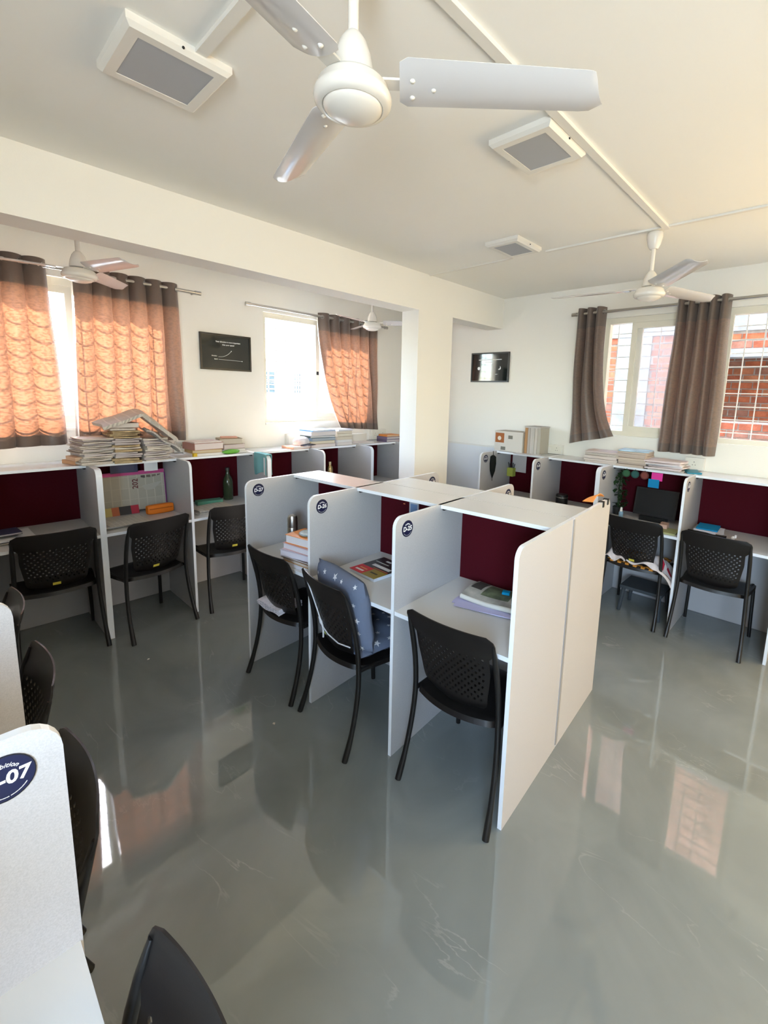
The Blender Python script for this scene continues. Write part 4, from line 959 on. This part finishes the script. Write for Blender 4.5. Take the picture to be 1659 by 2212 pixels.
# island desks ---------------------------------------------------------
def iw(x, y, z): a = isl(x, y); return (a[0], a[1], z)
th = thing('thermos', 'tall brushed steel flask in the D-27 carrel', 'flask', iw(0.425, 2.80*0.6008, DK))
th.location = iw(0.185, 2*WI+0.40, DK)
MB().lathe([(0.031, 0), (0.032, 0.004), (0.032, 0.155), (0.030, 0.160)], 28).build('flask_body', M_STEEL, th, smooth=40)
MB().lathe([(0.0315, 0.161), (0.0315, 0.215), (0.027, 0.232), (0.012, 0.240), (0.0, 0.241)], 28).build('flask_cup', M_STEEL, th, smooth=40)
zz = DK
for i, (w, d, h, c, pg, rz, nm) in enumerate(((0.20, 0.26, 0.022, (0.62, 0.62, 0.66), (0.70, 0.68, 0.72), 0.10, 'white bottom'), (0.19, 0.25, 0.020, (0.50, 0.26, 0.06), (0.66, 0.58, 0.5), 0.02, 'orange-brown'), (0.20, 0.26, 0.012, (0.10, 0.05, 0.04), (0.6, 0.55, 0.52), 0.07, 'dark'),
                        (0.20, 0.27, 0.034, (0.60, 0.58, 0.68), (0.68, 0.66, 0.74), 0.16, 'lilac'), (0.18, 0.25, 0.036, (0.66, 0.40, 0.40), (0.70, 0.68, 0.74), 0.05, 'pink-spined'), (0.16, 0.22, 0.050, (0.74, 0.26, 0.05), (0.74, 0.73, 0.76), 0.10, 'orange-spined'))):
    block('book', '%s book in the stack on the D-27 desk' % nm, 'book', iw(0.115, 2*WI+0.155, zz), DI+PI/2+rz, d, w*0.95, h, cm(c, 0.4), cm(pg), 'books stacked on the D-27 desk'); zz += h+0.001
pu = MB().lathe([(0.0, 0), (0.055, 0.001), (0.062, 0.008), (0.058, 0.014), (0.0, 0.015)], 20).build('round_pouch', mat('grey_green_patterned', (0.25, 0.33, 0.34), 0.4, vary=0.5, vscale=40), None, smooth=40)
place(pu, iw(0.12, 2*WI+0.15, zz)); tag(pu, 'round grey-green patterned pouch on the D-27 books', 'pouch')
wr = MB()
bk = thing('book', 'red, black and olive paperback lying on the D-26 desk', 'book', iw(0.315, 1*WI+0.385, DK), DI-0.12)
MB().box(-0.125, 0.125, -0.105, 0.105, 0, 0.018).build('page_block', cm((0.62, 0.66, 0.72)), bk)
MB().box(-0.035, 0.128, -0.107, 0.107, 0.018, 0.020).build('cover_black', mat('dark_cover', (0.03, 0.028, 0.03), 0.3, vary=0.3, vscale=20), bk)
MB().box(-0.128, -0.035, 0.0, 0.107, 0.018, 0.020).build('cover_red', cm((0.62, 0.01, 0.02), 0.3), bk)
MB().box(-0.128, -0.035, -0.107, 0.0, 0.018, 0.020).build('cover_olive', cm((0.30, 0.21, 0.03), 0.3), bk)
def bkbar(x0, x1, y0, y1, c): MB().box(x0, x1, y0, y1, 0.020, 0.0204).build('title_print', cm(c, 0.4), bk)
bkbar(-0.005, 0.022, -0.085, 0.06, (0.66, 0.66, 0.66)); bkbar(-0.030, -0.020, -0.10, 0.02, (0.40, 0.10, 0.05)); bkbar(0.05, 0.058, -0.02, 0.09, (0.42, 0.44, 0.40)); bkbar(0.085, 0.10, 0.0, 0.04, (0.6, 0.6, 0.6))
bkbar(-0.105, -0.090, 0.02, 0.085, (0.80, 0.75, 0.70)); bkbar(-0.075, -0.065, 0.02, 0.08, (0.72, 0.36, 0.10)); bkbar(-0.085, -0.072, -0.075, -0.02, (0.04, 0.03, 0.01))
# pinned photo in D-26
ph = thing('pinned_photo', 'small white and blue sheet pinned on the D-26 board', 'paper', iw(D1-0.0215, WI+0.335, 0), DI)
MB().box(-0.002, 0, -0.035, 0.035, 1.00, 1.145).build('sheet', cm((0.60, 0.64, 0.70)), ph)
MB().box(-0.0026, -0.002, -0.025, 0.025, 1.05, 1.11).build('sheet_print', cm((0.20, 0.34, 0.60)), ph)
for (y, z) in ((0.055, 1.135), (0.075, 1.10)): MB().box(-0.0024, 0, y-0.006, y+0.006, z-0.002, z+0.002).build('pin', cm((0.7, 0.22, 0.08)), ph)
# D-25 desk
pile(*iw(0.36, 0.26, DK)[:2], DK, 2, 0.17, 0.38, (0.003, 0.005), 'the lilac sheets on the D-25 desk', 61, [cm((0.50, 0.48, 0.70), 0.85)], name='paper_sheet', cat='papers', noun='lilac paper sheaf', jitter=0.02, rz0=DI+0.15, soft=0.003)
nf = thing('newspaper', 'folded newspaper with grey-green photo on the D-25 desk', 'newspaper', iw(0.400, 0.245, DK+0.013), DI+0.05)
def fold(off, amp):
    def fn(u, v):     # u along local y, v along x ; front fold rolls up
        a = v*1.0
        return (-0.085+0.20*v, -0.19+0.38*u, off+0.016*math.sin(min(1, v*1.0)*PI)*amp+0.004*math.sin(u*7))
    return fn
MB().grid(fold(0.016, 1.0), 12, 10).build('upper_page', mat('grey_green_photo_page', (0.36, 0.34, 0.30), 0.6, vary=0.55, vscale=9), nf, smooth=50, solid=0.002, offset=0)
MB().grid(fold(0.0, 0.4), 12, 10).build('lower_page', M_NEWS, nf, smooth=50, solid=0.003, offset=0)
def patch(u0, u1, v0, v1, m, nm):
    f = fold(0.0182, 1.0); MB().grid(lambda a, b: f(u0+(u1-u0)*a, v0+(v1-v0)*b), 6, 6).build(nm, m, nf, smooth=50, solid=0.0006, offset=0)
patch(0.40, 0.78, 0.22, 0.92, mat('green_photo_print', (0.10, 0.12, 0.07), 0.6, vary=0.6, vscale=25), 'photo_print')
patch(0.06, 0.36, 0.15, 0.90, M_NEWS2, 'text_print')
patch(0.82, 0.97, 0.40, 0.95, cm((0.06, 0.055, 0.05)), 'photo_print')
def roll(u, v):
    a = PI*0.5+PI*v
    return (-0.085+0.011*math.cos(a), -0.19+0.38*u, 0.009+0.011*math.sin(a)+0.004*math.sin(u*7))
MB().grid(roll, 12, 8).build('fold_edge', mat('pale_newsprint', (0.60, 0.59, 0.54), 0.8), nf, smooth=60, solid=0.002, offset=0)
bc = MB().box(-0.014, 0.014, -0.018, 0.018, 0, 0.012).build('eraser', cm((0.0, 0.26, 0.52), 0.4)); place(bc, iw(0.42, 0.245, DK+0.050), DI+0.3); tag(bc, 'small bright blue eraser on the folded newspaper', 'eraser')
block('sticky_note', 'yellow note sticking out under the folded newspaper', 'note', iw(0.30, 0.115, DK+0.0135), DI+0.4, 0.05, 0.05, 0.001, cm((0.62, 0.58, 0.22)), None)
cr2 = MB().box(-0.09, 0.09, -0.02, 0.02, 0, 0.004).build('ruler', mat('clear_violet_plastic', (0.30, 0.28, 0.42), 0.2)); place(cr2, iw(0.37, 0.045, DK), DI+0.12); tag(cr2, 'violet tinted plastic ruler by the D-25 end panel', 'ruler')
# orange cover and clips on the far corner
oc = thing('cloth', 'orange cloth draped on the sunny far corner of the island', 'cloth', iw(DD-0.13, 0.03, H), DI)
def ocl(u, v): return (-0.10+0.20*u, 0.0+0.055*v*(1-0.5*u), 0.010+0.028*math.sin(u*PI)*(1-v*0.6)-0.004*v)
MB().grid(ocl, 12, 6).build('drape', mat('orange_fabric', (0.85, 0.30, 0.06), 0.7), oc, smooth=60, solid=0.003, offset=0)
for i, x in enumerate((DD-0.145, DD-0.06)):
    c = thing('binder_clip', '%s black clip on the island end panel' % ('left', 'right')[i], 'clip', iw(x, -0.001, H), DI)
    MB().box(-0.011, 0.011, -0.004, 0.0, -0.028, 0.004).box(-0.011, 0.011, T+0.001, T+0.005, -0.028, 0.004).box(-0.011, 0.011, -0.004, T+0.005, 0.002, 0.005).build('clip_body', M_DARK, c)

# ------------------------------------------------------------------ soft things on chairs
def pillow_mesh(hx, hy, th, n=18):
    b = MB()
    def f(sign):
        def fn(u, v):
            x, y = 2*u-1, 2*v-1
            k = max(0.0, (1-x**4))**0.5*max(0.0, (1-y**4))**0.5
            pin = 1-0.06*(x*x*y*y)
            return (x*hx*(1-0.05*(1-y*y))*pin+0*y, y*hy*(1-0.05*(1-x*x))*pin, sign*th*k+0.004*math.sin(7*x+3*y)*k)
        return fn
    b.grid(f(1), n, n); b.grid(f(-1), n, n); return b, f
M_STAR = mat('slate_blue_cotton', (0.13, 0.155, 0.22), 0.9, 0.1, bump=0.15, bscale=60)
M_STARP = mat('pale_star_print', (0.62, 0.63, 0.66), 0.9, 0.1)
def star(b, fn, u0, v0, r, rot, sign, hx, hy, lift=0.0015):
    pts = []
    for k in range(10):
        a = rot+k*PI/5; rr = r if k % 2 == 0 else r*0.42
        p = Vector(fn(min(0.985, max(0.015, u0+rr*math.cos(a)/(2*hx))), min(0.985, max(0.015, v0+rr*math.sin(a)/(2*hy))))); pts.append(p+Vector((0, 0, sign*lift)))
    c = Vector(fn(u0, v0))+Vector((0, 0, sign*lift))
    b.add([c]+pts, [(0, k+1, (k+1) % 10+1) for k in range(10)])
def star_cushion(label, mtx, hx, hy, th, seed):
    t = thing('cushion', label, 'cushion'); t.matrix_world = mtx
    b, f = pillow_mesh(hx, hy, th); b.build('cushion_cover', M_STAR, t, smooth=70)
    rnd = random.Random(seed); sb_ = MB()
    for sg in (1, -1):
        for i in range(5):
            for j in range(5):
                star(sb_, f(sg), (i+0.5+rnd.uniform(-.2, .2))/5, (j+0.5+rnd.uniform(-.2, .2))/5, rnd.uniform(0.013, 0.023), rnd.random()*6, sg, hx, hy)
    o = sb_.build('star_print', M_STARP, t); o['kind'] = 'stuff'
    return t
c26 = chairs['26']; bpy.context.view_layer.update(); M26 = c26.matrix_world.copy()
# back cushion leans on the front of the backrest
_bx = Vector((-0.120, -0.015, 0.685)); _n = Vector((1, 0, 0.16)).normalized(); _y = Vector((0, 1, 0)); _x = _y.cross(_n)
star_cushion('slate blue star cushion against the D-26 chair back', M26 @ Matrix(((_x.x, _y.x, _n.x, _bx.x), (_x.y, _y.y, _n.y, _bx.y), (_x.z, _y.z, _n.z, _bx.z), (0, 0, 0, 1))), 0.205, 0.222, 0.056, 2)
star_cushion('slate blue star cushion on the D-26 chair seat', M26 @ Matrix.Translation((0.045, 0, 0.477)), 0.20, 0.205, 0.034, 5)
tie = thing('cushion_tie', 'grey cushion ribbon tied across the D-26 chair back', 'ribbon'); tie.matrix_world = M26
def bk_pt(u, z): return (chair_x(z)-0.030*(1-u*u)-0.008, u*0.17, z)
MB().tube([bk_pt(1.0, 0.80), bk_pt(0.75, 0.70), bk_pt(0.42, 0.60), bk_pt(0.30, 0.565)], 0.0035, 6).build('ribbon', M_STARP, tie, smooth=60)
MB().tube([bk_pt(0.30, 0.565), bk_pt(0.0, 0.545), bk_pt(-0.5, 0.53), bk_pt(-0.95, 0.535)], 0.0035, 6).build('ribbon', M_STARP, tie, smooth=60)
MB().tube([bk_pt(0.30, 0.570), bk_pt(0.45, 0.575), bk_pt(0.52, 0.60), bk_pt(0.36, 0.59), bk_pt(0.28, 0.55), bk_pt(0.35, 0.50)], 0.005, 6).build('bow', M_STARP, tie, smooth=60)
# white cloth on the D-27 chair
c27 = chairs['27']; M27 = c27.matrix_world.copy()
cl = thing('folded_cloth', 'folded white cloth with dashes on the D-27 chair seat', 'cloth'); cl.matrix_world = M27
def fc(off):
    def fn(u, v): return (-0.205+0.16*v, -0.05+0.235*u, 0.470+off+0.006*math.sin(u*8+off*90)-0.012*(1-v)**3)
    return fn
for k in range(3): MB().grid(fc(0.011*k), 10, 6).build('fold', mat('white_dashed_cotton', (0.70, 0.69, 0.76), 0.9, vary=0.12, vscale=70), cl, smooth=60, solid=0.009, offset=0)
dsh = MB()
for i in range(8):
    for j in range(3):
        y = -0.04+0.028*i; x = -0.2095; z = 0.466+0.011*j
        dsh.box(x-0.004, x-0.0035, y, y+0.012, z, z+0.002)
dsh.build('dash_print', cm((0.22, 0.24, 0.34)), cl)
bg_ = thing('hanging_bag', 'brown bag hanging beside the D-27 chair seat', 'bag'); bg_.matrix_world = M27
def hb(u, v):
    a = 2*PI*u; r = math.sin(PI*(0.08+0.84*v))**0.5
    return (0.06+0.11*r*math.cos(a), -0.238+0.020*r*math.sin(a), 0.40-0.0+0.20*(v-0.5)*2*0.9+0.06)
MB().grid(hb, 20, 10).build('bag_body', mat('brown_dark_fabric', (0.05, 0.035, 0.025), 0.8, vary=0.5, vscale=9), bg_, smooth=60)
MB().tube([(0.02, -0.238, 0.62), (0.03, -0.232, 0.68), (0.09, -0.232, 0.68), (0.10, -0.238, 0.62)], 0.005, 6).build('bag_strap', cm((0.45, 0.40, 0.33)), bg_)
# woven mat and cloth on the right chair, stool and bucket behind
M1 = chairs['r1'].matrix_world.copy()
wm = thing('woven_mat', 'orange and black woven mat on the chair seat by the island', 'seat mat'); wm.matrix_world = M1
wv = [MB(), MB()]
for i in range(13):
    for j in range(13):
        x, y = -0.20+0.031*i, -0.195+0.030*j
        wv[(i+j) % 2].box(x, x+0.029, y, y+0.028, 0.452, 0.458+0.006*((i+j) % 2))
wv[0].build('dark_weave', cm((0.03, 0.02, 0.015), 0.7), wm)['kind'] = 'stuff'; wv[1].build('orange_weave', cm((0.52, 0.22, 0.03), 0.6), wm)['kind'] = 'stuff'
sc = thing('scarf', 'white and red patterned cloth bunched on the woven mat', 'cloth'); sc.matrix_world = M1
def scf(u, v):
    y = -0.30+0.34*u; x = -0.19+0.24*v
    z = 0.478+0.050*math.sin(u*PI)*math.sin(v*PI)+0.016*math.sin(u*13+v*7)+0.012*math.sin(v*17)
    if y < -0.19: z -= (-0.19-y)*1.1
    return (x, y, z)
MB().grid(scf, 26, 20).build('cloth', mat('white_red_cotton', (0.66, 0.60, 0.60), 0.9, vary=0.18, vscale=20), sc, smooth=70, solid=0.004, offset=0)
rp = MB()
for k, (u0, v0) in enumerate(((0.15, 0.5), (0.12, 0.2), (0.35, 0.8), (0.3, 0.35), (0.55, 0.2))):
    rp.grid(lambda a, b, u0=u0, v0=v0: Vector(scf(u0+0.10*(a-0.5)*(1), v0+0.16*(b-0.5)))+Vector((0, -0.002, 0.004)), 5, 5)
rp.build('red_print', cm((0.48, 0.02, 0.05)), sc, smooth=70)
def scb(u, v): return (-0.20+0.10*v, 0.05+0.16*u, 0.475+0.12*math.sin(u*PI)*v+0.02*math.sin(u*9))
MB().grid(scb, 12, 10).build('cloth_end', mat('white_red_cotton', (0.66, 0.60, 0.60)), sc, smooth=70, solid=0.004, offset=0)
so = thing('step_stool', 'small dark grey stool under the D-29 desk', 'stool', (3.98, 1.02, 0))
sm = cm((0.05, 0.06, 0.07), 0.5)
MB().slab([(-0.14, -0.16), (0.14, -0.16), (0.14, 0.16), (-0.14, 0.16)], 0.20, 0.225).build('stool_top', sm, so)
for sx in (-1, 1):
    for sy in (-1, 1): MB().tube([(sx*0.115, sy*0.135, 0.205), (sx*0.135, sy*0.155, 0.0)], [0.018, 0.014], 8).build('leg', sm, so, smooth=50)
bk2 = thing('waste_bin', 'dark bin on the floor behind the island end', 'bin', (3.55, 1.50, 0))
MB().lathe([(0.095, 0), (0.12, 0.26), (0.125, 0.262), (0.125, 0.27), (0.112, 0.27), (0.09, 0.01)], 24).build('bin_body', cm((0.03, 0.032, 0.035), 0.5), bk2, smooth=40)
MB().lathe([(0.127, 0.262), (0.127, 0.272), (0.12, 0.272)], 24).build('bin_rim', cm((0.2, 0.2, 0.22), 0.4), bk2, smooth=40)
for i, (p, c) in enumerate((((0.835, 3.10), (0.7, 0.68, 0.62)), ((1.103, 2.0), (0.62, 0.54, 0.44)))):
    b = MB().slab([(-0.008, -0.004), (0.004, -0.007), (0.009, 0.002), (0.001, 0.007)], 0.0, 0.002).build('paper_scrap', cm(c)); place(b, (p[0], p[1], 0.0005), i); tag(b, ('tiny white paper scrap on the floor before the window carrels', 'tiny tan scrap on the floor by the D-27 chair')[i], 'paper scrap')

# ------------------------------------------------------------------ outside, right: brick building across the gap
XB = 6.30
nbld = thing('brick_building', 'unplastered brick and concrete building outside the right window', 'building')
part = lambda n, m, *a: MB().box(*a).build(n, m, nbld)
part('wall_core', M_MORTAR, XB+0.012, XB+0.25, 1.06, 6.0, -0.5, 2.565)
part('wall_core', M_MORTAR, XB+0.012, XB+0.25, -3.0, -0.2, -0.5, 2.565)
part('wall_core', M_MORTAR, XB+0.012, XB+0.25, -0.2, 1.06, -0.5, 1.553)
part('wall_core', M_MORTAR, XB+0.012, XB+0.25, -0.2, 1.06, 2.372, 2.565)
part('concrete_column', M_CONC, XB-0.02, XB+0.25, 1.852, 2.265, -0.5, 2.565)
part('concrete_beam', M_CONC, XB-0.03, XB+0.25, -3.0, 6.0, 2.565, 2.95)
part('lintel', M_CONC, XB-0.015, XB+0.25, -0.3, 1.12, 2.280, 2.372)
part('recessed_wall', M_MORTAR, XB+0.662, XB+0.9, -0.9, 1.9, 1.0, 2.60)
part('recess_shade_slab', M_CONC, XB+0.25, XB+0.9, -0.9, 1.9, 2.38, 2.56)  # unseen slab added to darken the recess below it
part('sky_blocker', mat('cream_render', (0.62, 0.48, 0.30), 0.9), 4.75, XB, -3.2, -0.45, -0.5, 6.4)  # unseen box added to block sky light at the second right-wall opening
part('sun_blocker', M_FACADE, XB, XB+3.0, 3.2, 8.0, -0.5, 9.0)  # unseen tower added to keep sun out of the right window
M_BRT = mat('far_brickwork', (0.50, 0.27, 0.20), 0.9, 0.1, vary=0.35, vscale=6)
part('upper_wall', M_BRT, XB, XB+0.25, -3.0, 6.0, 2.95, 4.25)
bl, bh, mo = 0.205, 0.072, 0.014
bm_meshes = []
for k in range(6):
    rnd = random.Random(k); q = MB(); j = lambda: rnd.uniform(-0.003, 0.003)
    q.add([(j(), j(), j()), (0.03, j(), j()), (0.03, bl+j(), j()), (j(), bl+j(), j()), (j(), j(), bh+j()), (0.03, j(), bh+j()), (0.03, bl+j(), bh+j()), (j(), bl+j(), bh+j())],
          [(0,3,2,1),(4,5,6,7),(0,1,5,4),(1,2,6,5),(2,3,7,6),(3,0,4,7)])
    me = bpy.data.meshes.new('brick'); me.from_pydata(q.v, [], q.f); me.materials.append(M_BR[k % 4]); me.update(); bm_meshes.append(me)
rb = random.Random(9)
def bricks(x, y0, y1, z0, z1):
    z = z0; r = 0
    while z+bh <= z1+0.012:
        y = y0-(0.5*(bl+mo) if r % 2 else 0)
        while y < y1:
            a, b_ = max(y, y0), min(y+bl, y1)
            if b_-a > 0.03:
                o = bpy.data.objects.new('brick', bm_meshes[rb.randrange(6)]); COL.objects.link(o); o.parent = nbld
                o.location = (x+rb.uniform(-0.004, 0.004), a, z); o.scale = (1, (b_-a)/bl, 1)
            y += bl+mo
        z += bh+mo; r += 1
bricks(XB, 2.27, 2.52, 1.285, 2.56)
bricks(XB, 1.07, 1.848, 1.285, 2.56)
bricks(XB, 0.38, 1.06, 2.378, 2.56)
bricks(XB, 0.30, 1.06, 1.205, 1.553)
bricks(XB+0.65, 0.30, 1.30, 1.52, 2.37)
# ground between the buildings
struct(MB().box(-15, 20, -12, 30, -0.6, -0.45).build('ground', mat('outside_ground', (0.42, 0.38, 0.32), 0.95, 0.1, vary=0.2, vscale=1)))
# ------------------------------------------------------------------ outside, left
fb = thing('white_building', 'white building seen overexposed through the left windows', 'building')
YO = 10.0
MB().box(-6, 3.6, YO, YO+0.3, -0.5, 2.07).build('boundary_wall', M_FACADE, fb)
MB().box(3.6, 14, YO, YO+0.3, -0.5, 3.28).build('wall', M_FACADE, fb)
MB().box(3.6, 14, YO-0.9, YO+0.3, 3.35, 3.42).build('eave_sheet', mat('grey_corrugated', (0.55, 0.54, 0.52), 0.6, vary=0.2, vscale=20), fb)
for k in range(10): MB().box(3.7+k*1.0, 3.76+k*1.0, YO-0.85, YO, 3.27, 3.35).build('purlin', M_GRILLE, fb)
def farwin(x0, x1, z0, z1):
    o = MB().box(x0, x1, YO-0.01, YO, z0, z1).build('window', mat('far_glass', (0.05, 0.075, 0.085), 0.2), fb)
    g = MB(); n = 3
    for i in range(n+1): x = x0+(x1-x0)*i/n; g.box(x-0.015, x+0.015, YO-0.03, YO-0.01, z0, z1)
    for i in range(6): z = z0+(z1-z0)*i/5; g.box(x0, x1, YO-0.03, YO-0.01, z-0.012, z+0.012)
    g.build('window_grille', M_FACADE, o)
farwin(5.20, 5.74, 1.69, 2.21); farwin(6.24, 6.44, 1.69, 2.22); farwin(1.52, 1.85, 1.35, 1.62)
def tree(label, x, y, z0, z1, r, seed):
    t = thing('tree', label, 'tree', (x, y, -0.45)); rnd = random.Random(seed); b = MB()
    for k in range(900):
        a, ph_ = rnd.random()*6.28, math.acos(rnd.uniform(-1, 1)); rr = r*rnd.uniform(0.6, 1.05)
        c = Vector((rr*math.sin(ph_)*math.cos(a), rr*math.sin(ph_)*math.sin(a), (z0+z1)/2+0.45+(z1-z0)/2*math.cos(ph_)*rnd.uniform(0.7, 1)))
        s = rnd.uniform(0.05, 0.11); d = Vector((rnd.uniform(-1, 1), rnd.uniform(-1, 1), rnd.uniform(-1, 1))).normalized(); e = d.orthogonal().normalized()
        b.add([c-d*s, c+e*s*0.5, c+d*s, c-e*s*0.5], [(0, 1, 2, 3)])
    b.build('crown', M_TREE, t)
    MB().tube([(0, 0, 0), (0.05, 0, (z0+0.5)*0.6), (0, 0.05, z0+0.9)], [0.12, 0.1, 0.06], 8).build('trunk', cm((0.10, 0.07, 0.04), 0.9), t, smooth=50)
tree('bright green tree beyond the leftmost window', 2.0, 12.4, 1.6, 2.75, 0.8, 1)
tree('second green tree left of the first, beyond the window', 0.0, 12.8, 1.6, 3.1, 1.0, 2)
